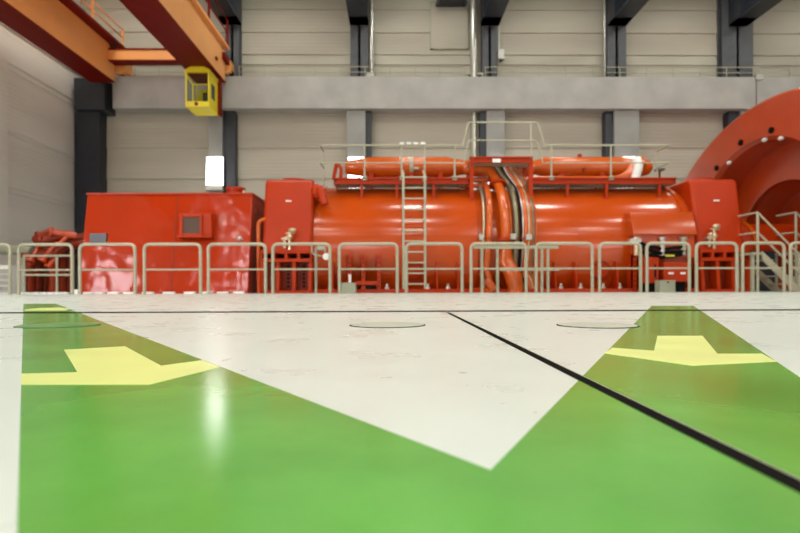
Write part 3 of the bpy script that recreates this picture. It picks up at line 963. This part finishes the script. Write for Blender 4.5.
# top pipes
YTp = 15.0
zc = PZ(167.5, YTp)
X0, X1 = PX(346, YTp), PX(468, YTp)
rr = .29
t = Thing('cooling_pipe', 'thick orange pipe with tapered ends along the left platform', 'pipe', ((X0 + X1) / 2, YTp, CZ + R))
mb = MB(); mb.lathe_x([(X0, .16), (X0 + .05, .2), (X0 + .75, rr), (PX(446, YTp), rr), (X1 - .1, .2), (X1 + .3, .18)], YTp, zc, 28)
pp = t.part('pipe', mb, PIPEM)
for px_ in (372, 411.5, 440):
    X = PX(px_, YTp)
    mb = MB(); mb.box(X - .06, X + .06, YTp - .25, YTp + .25, CZ + R - .1, zc - rr + .1); t.part('saddle', mb, ORANGE)
X = PX(411.5, YTp); mb = MB(); mb.lathe_x([(X - .05, rr - .01), (X - .05, rr + .02), (X + .05, rr + .02), (X + .05, rr - .01)], YTp, zc, 28, cap=False); mb.cyl((X + .06, YTp - rr - .02, zc - .1), (X + .2, YTp - rr - .02, zc - .1), .04, 8)
mb.cyl((X, YTp - .1, zc + rr - .02), (X, YTp - .1, zc + rr + .2), .03, 8)
t.part('clamp_band', mb, GREYR, pp)
# little handle plate at left end
mb = MB(); mb.tube(fillet([(PX(333, YP0), 14.0, zp1), (PX(336, YP0), 14.0, PZ(161, YP0)), (PX(341, YP0), 14.0, PZ(166, YP0)), (PX(340, YP0), 14.0, zp1)], .15), .05, 8)
pl.part('grab_handle', mb, ORANGE)
X0, X1 = PX(536, YTp), PX(648, YTp)
t = Thing('cooling_pipe', 'thick orange pipe with a bent elbow along the right platform', 'pipe', ((X0 + X1) / 2, YTp, CZ + R))
mb = MB(); mb.lathe_x([(X0 - .25, .18), (X0, .2), (X0 + .25, rr), (X1 - .75, rr), (X1 - .3, .25), (X1 - .1, .24), (X1 + .02, .2), (X1 + .1, .1), (X1 + .12, .02)], YTp, zc, 28)
t.part('pipe', mb, PIPEM)
mb = MB(); mb.tube([(PX(641, 14.9), 14.9, zc + .1), (PX(636, 14.7), 14.75, zc - .05), (PX(629, 14.7), 14.65, zc - .32), (PX(617, 14.7), 14.6, zc - .42), (PX(604, 14.7), 14.6, zc - .43)], [.2, .2, .17, .12, .08], 14); t.part('elbow', mb, PIPEM)
mb = MB(); mb.tube(fillet([(PX(637, 14.6), 14.6, zc + .15), (PX(637.5, 14.6), 14.5, zc - .1), (PX(633, 14.6), 14.5, PZ(181, 14.6))], .2), .12, 12); t.part('elbow_highlight', mb, WHITE, label='white highlight on the elbow, built as a sleeve')  # white tube stands for the highlight on the pipe branch
for px_ in (560, 600):
    X = PX(px_, YTp); mb = MB(); mb.box(X - .06, X + .06, YTp - .25, YTp + .25, CZ + R - .1, zc - rr + .1); t.part('saddle', mb, ORANGE)
mb = MB(); mb.cyl((PX(580, YTp), YTp, zc + rr - .03), (PX(580, YTp), YTp, zc + rr + .08), .06, 10); mb.cyl((PX(581, YTp), YTp - rr - .06, zc - .12), (PX(581, YTp), YTp - rr + .04, zc - .12), .05, 10); t.part('plug', mb, DULL)
mb = MB(); mb.cyl((PX(524, 14.4), 14.4, zp1 + .12), (PX(612, 14.4), 14.4, zp1 + .12), .05, 10)
for k in (524, 560, 600, 612): mb.box(PX(k, 14.4) - .03, PX(k, 14.4) + .03, 14.37, 14.42, zp0 + .05, zp1 + .12)
solo('thin_pipe', mb, PIPEM, 'thin orange pipe lying along the right platform floor', 'pipe', (PX(570, 14.4), 14.4, zp1))
mb = MB(); mb.cyl((PX(345, 14.4), 14.4, zp1 + .06), (PX(466, 14.4), 14.4, zp1 + .06), .05, 10)
solo('thin_pipe', mb, PIPEM, 'thin orange pipe lying along the left platform floor', 'pipe', (PX(405, 14.4), 14.4, zp1))
t = Thing('hand_valve', 'small dark hand valve at the far end of the right platform', 'valve', (PX(660, 14.6), 14.6, CZ + R))
X = PX(660, 14.6); mb = MB(); mb.cyl((X, 14.6, CZ + R - .1), (X, 14.6, PZ(171, 14.6)), .03, 8); t.part('stem', mb, DULL)
mb = MB(); mb.box(X - .1, X + .1, 14.5, 14.7, PZ(171, 14.6), PZ(169, 14.6)); t.part('hand_wheel', mb, DGREY)


# ---- pipe bundle hugging the shell between its halves
def wrap(px_top, px_bot, off, a0=75, a1=-25, n=18, wob=0.0):
    """points on a circle about the shell, X drifting from top to foot"""
    Xt, Xb = PX(px_top, 14.3), PX(px_bot, 13.1)
    pts = []
    for i in range(n + 1):
        a = math.radians(a0 + (a1 - a0) * i / n)
        k = i / n
        r_ = R + off
        pts.append(Vector((Xt + (Xb - Xt) * k + wob * math.sin(k * 5), CY - r_ * math.cos(a), CZ + r_ * math.sin(a))))
    return pts


def to_floor(pts, shift=0.0):
    e = pts[-1]
    return pts + [Vector((e.x + shift, e.y - .02, max(0.3, e.z - .2))), Vector((e.x + shift * 1.5, e.y - .02, 0.0))]


bund = Thing('pipe_bundle', 'bundle of orange, grey and black pipes curving down the middle of the generator', 'pipes', (PX(505, 13), 12.9, 0))
w1 = wrap(496, 505.5, .2, 60, -12)
mb = MB(); mb.tube([Vector((w1[0].x - .85, 14.35, 3.3)), Vector((w1[0].x - .42, 14.3, 3.32)), Vector((w1[0].x - .2, 14.22, 3.24)), Vector((w1[0].x - .06, 14.12, 3.02))] + w1[1:] + [Vector((w1[-1].x + .12, w1[-1].y - .1, .5)), Vector((w1[-1].x + .2, w1[-1].y - .15, .2)), Vector((w1[-1].x + .2, w1[-1].y - .15, 0))],
                   [.125] * 4 + [.12] * 14 + [.13, .15, .17, .19, .2, .19, .19], 16)
main = bund.part('main_pipe', mb, PIPEM, label='fat orange main pipe')
for zt, px_ in ((PZ(181, 13.9), 0), (PZ(239, 13), 0)):
    q = min(w1, key=lambda p: abs(p.z - zt))
    i = w1.index(q)
    d = (w1[min(i + 1, len(w1) - 1)] - w1[i - 1]).normalized()
    mb = MB(); mb.tube([q - d * .035, q + d * .035], .235, 20)
    bund.part('pipe_flange', mb, ORANGE, main)
for (pt, pb, off, rad, m_, a0, nm) in ((485.5, 488, .12, .085, PIPEM, 70, 'side_pipe'), (480, 483, .06, .035, BRASS, 70, 'thin_tube'), (483, 485.5, .05, .025, DGREY, 70, 'thin_tube'),
                                       (508, 516, .12, .07, OLIVE, 60, 'grey_pipe'), (512, 520.5, .17, .026, BLACK, 60, 'black_hose'), (517, 525, .14, .06, PIPEM, 60, 'side_pipe'),
                                       (514.5, 522.8, .13, .028, STEEL, 60, 'thin_tube'), (520.5, 528.5, .1, .03, BRASS, 60, 'thin_tube'), (523, 531, .09, .03, PIPEM, 60, 'thin_tube'), (525.5, 533.5, .06, .026, OLIVE, 60, 'thin_tube'), (528, 536, .06, .022, PIPEM, 60, 'thin_tube'), (503, 511.5, .07, .035, PIPEM, 60, 'thin_tube')):
    w = wrap(pt, pb, off, a0, -18 if rad > .06 else -22, wob=.015)
    foot = to_floor(w, .12 if pt > 505 else .06)
    if pt > 500: foot = [Vector((w[0].x - .34, 14.25, 3.44)), Vector((w[0].x - .2, 14.2, 3.15)), Vector((w[0].x - .07, 14.1, 2.92))] + foot
    mb = MB(); mb.tube(foot, rad, 12)
    bund.part(nm, mb, m_)
mb = MB(); mb.cyl((PX(469.5, YTp), YTp, zc - .05), (PX(533, YTp), YTp, zc - .05), .21, 20); bund.part('header_pipe', mb, PIPEM)
mb = MB(); mb.cyl((PX(462, 14.35), 14.35, PZ(180, 14.35)), (PX(497, 14.35), 14.35, PZ(180, 14.35)), .07, 12); bund.part('cross_pipe', mb, PIPEM)
mb = MB(); mb.cyl((PX(458, 14.3), 14.3, PZ(186, 14.3)), (PX(484, 14.3), 14.3, PZ(186, 14.3)), .06, 12); bund.part('cross_pipe', mb, PIPEM)
mb = MB(); mb.cyl((PX(515, 14.35), 14.35, PZ(180, 14.35)), (PX(536, 14.35), 14.35, PZ(180, 14.35)), .06, 12); bund.part('cross_pipe', mb, PIPEM)
zq = PZ(238, 12.95)
mb = MB(); mb.box(PX(478, 12.9), PX(532, 12.9), 12.9, 12.93, zq - .025, zq + .0)
bund.part('pipe_clamp', mb, DULL)
for q in ((511, 516, 12.74), (526.5, 532, 12.86), (479.5, 483.5, 12.86)):
    mb = MB(); mb.box(PX(q[0], q[2]), PX(q[1], q[2]), q[2], q[2] + .1, zq - .05, zq + .08)
    bund.part('pipe_clamp', mb, GALV)

mb = MB(); mb.tube([(PX(478, 13), 13.3, .02), (PX(490, 13), 12.95, .02), (PX(492, 13), 12.85, .12), (PX(486, 13), 12.9, .3)], .1, 12)
bund.part('foot_elbow', mb, PIPEM)
# short stand between rail and bundle
YS = 12.25
t = Thing('pipe_stand', 'grey rail stand behind the barriers at the foot of the pipe bundle', 'railing', (PX(520, YS), YS, 0))
for px_ in (482, 497.5, 542, 548): t.part('stand_post', MB().cyl((PX(px_, YS), YS, 0), (PX(px_, YS), YS, PZ(248, YS)), .035, 8), GREYR)
t.part('stand_rail', MB().box(PX(474, YS), PX(558, YS), YS - .04, YS + .04, PZ(249, YS), PZ(246, YS)), GREYR)
t.part('stand_rail', MB().box(PX(500, YS), PX(559, YS), YS - .03, YS + .03, PZ(271, YS), PZ(268, YS)), GREYR)

# ============================================================ EXCITER HOUSING
xb0, xb1 = PX(83, 13.15), PX(250.5, 13.15)
zt = PZ(194, yfront(2.5))
ex = Thing('exciter_housing', 'large orange-red sheet metal housing left of the generator', 'housing', ((xb0 + xb1) / 2, 13.5, 0))
mb = MB(); mb.prism_x([(yfront(0), 0), (yfront(zt), zt), (yfront(zt) + 1.5, zt), (yfront(0) + 1.9, 0)], xb0, xb1)
body = ex.part('housing_body', mb, SHEET, bevel=.02)
for px_ in (174.5, ):
    X = PX(px_, 13.15)
    mb = MB(); mb.prism_x([(yfront(0) - .012, .02), (yfront(zt) - .012, zt - .03), (yfront(zt) + .05, zt - .03), (yfront(0) + .05, .02)], X - .012, X + .012); ex.part('panel_seam', mb, DULL, body)
mb = MB(); mb.prism_x([(yfront(zt) - .03, zt - .01), (yfront(zt) - .03, zt + .03), (yfront(zt) + 1.52, zt + .03), (yfront(zt) + 1.52, zt - .01)], xb0 - .02, xb1 + .02); ex.part('top_rim', mb, ORANGE, body)
z0, z1 = PZ(237.5, 13), PZ(213, 13)
X0, X1 = PX(178.5, 13), PX(212, 13)
yv = yfront(z0) - .18
mb = MB(); mb.box(X0 + .02, X1, yv, yfront(z1) + .2, z0 + .06, z1)
mb.box(X0 - .02, X1 + .03, yv - .08, yfront(z1) + .1, z0, z0 + .05)
gx0_, gx1_, gz0_, gz1_ = PX(183.5, yv), PX(200.5, yv), PZ(233.2, yv), PZ(217, yv)
for q in ((gx0_ - .09, gx0_, gz0_ - .06, gz1_ + .06), (gx1_, gx1_ + .06, gz0_ - .06, gz1_ + .06), (gx0_, gx1_, gz1_, gz1_ + .06), (gx0_, gx1_, gz0_ - .06, gz0_)):
    mb.box(q[0], q[1], yv - .05, yv, q[2], q[3])
vb = ex.part('vent_box', mb, ORANGE, bevel=.012)
mb = MB(); mb.box(gx0_, gx1_, yv - .012, yv - .002, gz0_, gz1_)
for k in range(10): mb.box(gx0_, gx1_, yv - .035, yv - .012, gz0_ + .01 + k * .04, gz0_ + .025 + k * .04)
ex.part('vent_grille', mb, GRILLE, vb, smooth=False)
zp = PZ(237.5, 13.05)
mb = MB(); mb.box(PX(89.5, 13.1), PX(106, 13.1), yfront(zp) - .05, yfront(zp) + .05, zp - .12, zp + .12); ex.part('name_plate', mb, NAVY)
zp = PZ(238, 13.05)
mb = MB(); mb.ball((PX(238.5, 13), yfront(zp) - .05, zp), .055); mb.box(PX(236, 13), PX(241, 13), yfront(zp) - .06, yfront(zp), zp - .03, zp + .0); ex.part('door_handle', mb, GALV)
xx = PX(236, 14.0)
mb = MB(); mb.cyl((xx, 14.0, zt), (xx, 14.0, zt + .25), .22, 24); mb.cyl((xx, 14.0, zt + .2), (xx, 14.0, zt + .27), .25, 24); cap_ = ex.part('top_stub', mb, ORANGE)
mb = MB(); mb.box(xx + .2, xx + .24, 13.92, 14.08, zt + .03, zt + .2); ex.part('tag_plate', mb, WHITE, cap_)

# ---- bundle of red pipes left of the housing
pm = Thing('pipe_manifold', 'cluster of bent red-brown pipes between left wall and orange housing', 'pipes', (PX(52, 14.6), 14.6, 0))
YM = 14.3
for k, (px_, h_, r_) in enumerate(((29, 252, .13), (37, 246, .12), (45, 240, .12), (53.5, 244, .11), (61, 238, .11), (69, 236, .12))):
    y = YM + (k % 3) * .25
    X = PX(px_, y)
    zt_ = PZ(h_, y)
    mb = MB(); mb.tube(fillet([(X, y, 0), (X, y, zt_ - .25), (X + .25, y + .1, zt_), (X + .9, y + .5, zt_ + .1)], .2), r_, 12); pm.part('riser', mb, DULL)
    mb = MB(); mb.cyl((X, y, .95), (X, y, 1.0), r_ + .06, 14); mb.cyl((X, y, 1.02), (X, y, 1.07), r_ + .06, 14); pm.part('pipe_flange', mb, DULL)
for (a_, b_, r_) in (((40, 241), (70, 234), .12), ((38, 237), (52, 231), .10), ((50, 232), (77, 236), .09), ((58, 246), (72, 232), .07), ((42, 262), (57, 243), .09), ((30, 262), (40, 246), .07), ((48, 268), (62, 250), .07)):
    A, B = P(a_[0], a_[1], YM - .15), P(b_[0], b_[1], YM + .1)
    mb = MB(); mb.tube([A, B], r_, 12); mb.tube([A, A + (B - A).normalized() * .06], r_ + .05, 12); pm.part('cross_pipe', mb, TURB if r_ < .1 else DULL)
mb = MB(); c = P(40.5, 239, YM - .1); mb.cyl(c + Vector((0, -.1, -.05)), c + Vector((0, .05, .05)), .16, 14); pm.part('valve_head', mb, DULL)
mb = MB(); mb.box(PX(31, YM + 1.1), PX(82, YM + 1.1), YM + 1.1, YM + 1.4, 0, PZ(244, YM + 1.1)); pm.part('shade_panel', mb, DARK)  # dark panel added in place of the shade between the pipes
# inner low railing in front of the pipes
YI = 13.0
t = Thing('inner_railing', 'thin grey railing behind the barriers in front of the red-brown pipes', 'railing', (PX(50, YI), YI, 0))
for yy in (255, 274): t.part('rail', MB().cyl((PX(24, YI), YI, PZ(yy, YI)), (PX(73, YI), YI, PZ(yy, YI)), .025, 8), GREYR)
for px_ in (24, 57, 73): t.part('post', MB().cyl((PX(px_, YI), YI, 0), (PX(px_, YI), YI, PZ(255, YI)), .028, 8), GREYR)
# white louvred cabinet and green-grey pipe at the far left
YV = 13.6
t = Thing('louvre_cabinet', 'white louvred cabinet by the left wall, behind the leftmost barrier', 'cabinet', (PX(2, YV), YV, 0))
mb = MB(); mb.box(PX(-10, YV), PX(12, YV), YV, YV + .5, 0, PZ(264, YV)); t.part('cabinet_body', mb, WHITE)
for k in range(4): t.part('louvre', MB().prism_x([(YV - .05, .08 + k * .15), (YV, .08 + k * .15), (YV, .18 + k * .15)], PX(-9, YV), PX(11.5, YV)), GALV)
YV = 15.2
mb = MB(); mb.tube([(PX(-12, YV), YV, PZ(249, YV)), (PX(15, YV), YV, PZ(249, YV)), (PX(32, YV), YV, PZ(251, YV))], .14, 14)
for px_ in (-5, 22): mb.box(PX(px_, YV) - .05, PX(px_, YV) + .05, YV - .05, YV + .05, 0, PZ(250, YV))
solo('service_pipe', mb, GREYBOX, 'grey-green horizontal pipe on posts at the far left', 'pipe', (PX(10, YV), YV, 0))

# ============================================================ LOW PRESSURE TURBINE
XC = 10.3
OY, OZ, OR = 1.43 * XC, -0.134 * XC + H, 0.636 * XC
IY, IZ, IR = 1.46 * XC, 0.106 * XC + H, 0.288 * XC
tur = Thing('turbine_casing', 'huge round red turbine casing cut off by the right picture edge', 'turbine', (XC, OY, 0))
ao = math.asin(-OZ / OR)
ai = -math.asin(IZ / IR)


def ringpts(x, y, z, r, a, n):
    return [Vector((x, y - r * math.cos(a + (PI - 2 * a) * i / n), z + r * math.sin(a + (PI - 2 * a) * i / n))) for i in range(n + 1)]


n = 96
mb = MB()
loops = [ringpts(XC + 5.5, OY, OZ, OR, ao, n), ringpts(XC + .06, OY, OZ, OR, ao, n), ringpts(XC, OY, OZ, OR - .06, ao, n), ringpts(XC, IY, IZ, IR + .1, ai, n), ringpts(XC + .12, IY, IZ, IR, ai, n), ringpts(XC + 1.1, IY, IZ, IR - .05, ai, n)]
vl = [[mb.bm.verts.new((p.x, p.y, max(p.z, 0))) for p in L_] for L_ in loops]
for i in range(len(vl) - 1):
    for j in range(n):
        mb.face([vl[i][j], vl[i][j + 1], vl[i + 1][j + 1], vl[i + 1][j]])
cas = tur.part('casing', mb, TURB)
mb = MB()
loops = [ringpts(XC + .9, IY, IZ, IR, ai, n), ringpts(XC + .9, IY, IZ, IR * .66, ai * 1.0, n), ringpts(XC + 1.7, IY, IZ, IR * .6, ai, n), ringpts(XC + 1.7, IY, IZ, .4, ai, n)]
vl = [[mb.bm.verts.new((p.x, p.y, max(p.z, 0))) for p in L_] for L_ in loops]
for i in range(len(vl) - 1):
    for j in range(n):
        mb.face([vl[i][j], vl[i][j + 1], vl[i + 1][j + 1], vl[i + 1][j]])
tur.part('inner_end_plate', mb, TURB)
mb = MB(); mb.lathe_x([(XC + .82, IR * .66 - .06), (XC + .82, IR * .66 + .06), (XC + .95, IR * .66 + .06), (XC + .95, IR * .66 - .06)], IY, IZ, 64, 0.0, PI, cap=False)
tur.part('inner_flange', mb, TURB)
for k in range(7):
    a = math.radians(33 + 23 * k)
    p = Vector((XC, IY + (IR + .24) * math.cos(a), IZ + (IR + .24) * math.sin(a)))
    mb = MB(); mb.tube([p + Vector((.02, 0, 0)), p + Vector((-.05, 0, 0))], .085, 10); tur.part('bolt', mb, BLACK)
for a in (64.6, 95.7, 108):
    a = math.radians(a)
    p = Vector((XC + .06, IY + (IR + .03) * math.cos(a), IZ + (IR + .03) * math.sin(a)))
    mb = MB(); mb.ball(p, (.06, .10, .06), 10); tur.part('white_light_spot', mb, WHITE, label='white spot of light on the inner rim')  # white knobs stand for spots of light on the inner rim
# coupling cover
mb = MB(); mb.lathe_x([(cr1 - .05, .6), (cr1 + .3, .74), (XC + 1.7, .74)], CY, 1.15, 40)
t = Thing('coupling_cover', 'orange round shaft cover between generator and turbine casing', 'cover', ((cr1 + XC) / 2, CY, 0))
t.part('cover_drum', mb, ORANGE)
mb = MB(); mb.box(cr1 + .12, XC - .1, CY - .85, CY + .85, 0, 1.08); t.part('pedestal', mb, DARK)
mb = MB(); mb.lathe_x([(XC - .6, .73), (XC - .6, .82), (XC - .5, .82), (XC - .5, .73)], CY, 1.15, 40, cap=False); t.part('cover_flange', mb, PIPEM)


# ============================================================ STAIRS
def stair(px0, px1, Y, lab, full=True):
    X0, X1 = PX(px0, Y), PX(px1, Y)
    zl = PZ(253, Y)
    t = Thing('access_stair', lab, 'stairs', (X1, Y, 0))
    Xl = X0 - .22
    for yy in ((Y, Y + .72) if full else (Y,)):
        mb = MB(); mb.prism_y([(X0, zl + .02), (X0, zl - .18), (X1 - .12, 0), (X1 + .12, 0)], yy - .025, yy + .025); t.part('stringer', mb, GREYR)
        hz = PZ(213, Y) - zl
        if yy > Y: continue
        for d, nm in ((hz, 'top_rail'), (hz * .5, 'middle_rail')):
            mb = MB(); mb.tube([(X0 - .1, yy + .7, zl + d), (X0 - .1, yy, zl + d), (X1, yy, d * .95)], .026, 8); t.part(nm, mb, GREYR)
        for X, z0_, z1_ in ((X0 - .1, 0, zl + hz), (X1, 0, hz * .95)):
            mb = MB(); mb.cyl((X, yy, z0_), (X, yy, z1_), .03, 8); t.part('rail_post', mb, GREYR)
    mb = MB(); mb.box(Xl, X0, Y, Y + .72, zl - .06, zl); t.part('landing', mb, GREYR)
    mb = MB(); mb.box(Xl + .02, Xl + .08, Y + .05, Y + .12, 0, zl - .06); mb.box(Xl + .02, Xl + .08, Y + .6, Y + .67, 0, zl - .06); t.part('landing_leg', mb, GREYR)
    for k in range(4):
        f_ = (k + 1) / 5
        X = X0 + (X1 - X0) * f_
        z = zl * (1 - f_)
        mb = MB(); mb.box(X - .11, X + .11, Y + .02, Y + .7, z - .015, z + .015); t.part('tread', mb, GRATE)


stair(762, 799, 12.5, 'grey steel stair with handrails between generator and turbine casing')
stair(800, 840, 13.6, 'grey steel stair with handrails half hidden at the right picture edge', False)

# ============================================================ BARRIERS
YR = 11.7
zrt = PZ(243.8, YR) ; zrm = PZ(269, YR)
BAR = ((-48, 11.5, 'leftmost grey tubular barrier, cut off by the picture edge'),
       (17.5, 73.5, 'grey tubular barrier in front of the red-brown pipe cluster'),
       (78.5, 136.5, 'grey tubular barrier below the dark nameplate of the orange housing'),
       (143, 202, 'grey tubular barrier in front of the housing below its vent box'),
       (207, 267, 'grey tubular barrier in front of the right end of the orange housing'),
       (271.5, 331.5, 'grey tubular barrier in front of the generator left end cover'),
       (338, 398.7, 'grey tubular barrier left of the ladder, before the perforated brackets'),
       (405, 463.5, 'grey tubular barrier at the foot of the ladder'),
       (469.7, 527.5, 'grey tubular barrier in front of the pipe bundle'),
       (534.8, 593.7, 'grey tubular barrier immediately right of the pipe bundle'),
       (598.2, 642, 'short grey tubular barrier left of the terminal hood'),
       (645.5, 690.7, 'short grey tubular barrier in front of the terminal hood and switch boxes'),
       (695, 738.2, 'short grey tubular barrier in front of the generator right end cover'),
       (741.2, 785.5, 'short grey tubular barrier in front of the steel stair'),
       (789, 836, 'rightmost grey tubular barrier, cut off by the picture edge'))
for x0, x1, lab in BAR:
    X0, X1 = PX(x0 + 1.4, YR), PX(x1 - 1.4, YR)
    t = Thing('guard_barrier', lab, 'barrier', ((X0 + X1) / 2, YR, 0), 'grey tubular barriers along the machine row')
    mb = MB(); mb.tube(fillet([(X0, YR, 0), (X0, YR, zrt), (X1, YR, zrt), (X1, YR, 0)], .13, 6), .034, 12)
    t.part('frame', mb, GREYR)
    mb = MB(); mb.cyl((X0, YR, zrm), (X1, YR, zrm), .02, 10)
    t.part('middle_rail', mb, GREYR)

# white blocks along the foot of the left barriers
WB = (20, 27.5, 35, 42.5, 50, 57, 63.5, 74.5, 88, 97, 112.5, 128, 147, 168, 189, 205, 222, 238)
for i, px_ in enumerate(WB):
    Y = 12.1
    w = .12 if i > 7 else .07
    h_ = .05 if i != 7 else .11
    X = PX(px_, Y)
    mb = MB(); mb.box(X - w, X + w, Y, Y + .12, 0, h_)
    lab = ('small pale block on the floor before the red-brown pipe cluster' if i < 7 else 'taller white block at the left front corner of the orange housing' if i == 7
           else 'flat white block on the floor along the front of the orange housing')
    solo('floor_block', mb, WHITE if i >= 7 else WHITE, lab, 'block', (X, Y, 0), 'white blocks behind the barriers' if i != 7 else None, bevel=.01)

# round floor covers
for px_, py_, m_, lab in ((387.5, 325.2, FLOORC, 'round grey floor cover in the middle of the white floor'), (597, 325.6, FLOORC, 'round grey floor cover left of the right green path'), (59, 325.6, FLOORD, 'round dull green floor cover on the left green path')):
    c = G(px_, py_)
    t = Thing('floor_cover', lab, 'cover', (c.x, c.y, 0))
    r_ = .142
    mb = MB(); mb.prism_z([(c.x + r_ * math.cos(2 * PI * k / 48), c.y + r_ * math.sin(2 * PI * k / 48)) for k in range(48)], -.004, .002); t.part('rim', mb, BLACK if m_ is FLOORC else DGREY, smooth=False)
    r_ = .137
    mb = MB(); mb.prism_z([(c.x + r_ * math.cos(2 * PI * k / 48), c.y + r_ * math.sin(2 * PI * k / 48)) for k in range(48)], -.004, .0035); t.part('lid', mb, m_, smooth=False)

# ============================================================ FLOODLIGHTS ON THE COLUMNS
FL = ((215.8, 'bright white lamp on the column behind the orange housing'), (356.5, 'bright white lamp on the column behind the left top pipe'), (496.3, 'bright white lamp on the column behind the raised bridge'), (627.5, 'bright white lamp on the column behind the right pipe elbow'))
for px_, lab in FL:
    Y = 21.45
    X = PX(px_, Y)
    z = PZ(191, Y)
    z1 = PZ(157.5, Y)
    t = Thing('column_lamp', lab, 'lamp', (X, Y, z), 'white lamps on the columns')
    mb = MB(); mb.box(X - .34, X + .34, Y - .22, Y, z, z + .2); mb.box(X - .34, X + .34, Y - .05, Y, z + .2, z1 + .03); t.part('lamp_housing', mb, GALV, bevel=.015)
    mb = MB(); mb.hexa([(X - .31, Y - .2, z + .201), (X + .31, Y - .2, z + .201), (X + .31, Y - .051, z + .201), (X - .31, Y - .051, z + .201)], [(X - .31, Y - .09, z1), (X + .31, Y - .09, z1), (X + .31, Y - .051, z1), (X - .31, Y - .051, z1)])
    t.part('lamp_glow_panel', mb, LAMP, smooth=False)  # glowing panel stands for the lamp and the column face it lights

# ============================================================ HALL LAMPS
k = 0
for y in (-8, -2, 5, 12, 19):
    for x in (-10, -4.6, 1.0, 6.4, 11.9, 18):
        l = bpy.data.lights.new('ceiling_lamp', 'AREA')
        l.shape = 'RECTANGLE'; l.size = 1.6; l.size_y = .35; l.energy = 500 if y < 15 else 250; l.color = (.985, 1.0, .90)
        lo = bpy.data.objects.new('ceiling_lamp', l)
        COL.objects.link(lo)
        lo.location = (x, y, ZC - .35)

w = bpy.data.worlds.new('hall_air'); S.world = w
w.use_nodes = True
w.node_tree.nodes['Background'].inputs[0].default_value = (.05, .05, .05, 1)

S.view_settings.view_transform = 'Standard'
S.view_settings.look = 'None'
S.view_settings.exposure = -1.15
S.view_settings.gamma = 1.0
S.view_settings.use_curve_mapping = False
S.cycles.use_denoising = True
S.cycles.max_bounces = 8
S.cycles.sample_clamp_indirect = 8
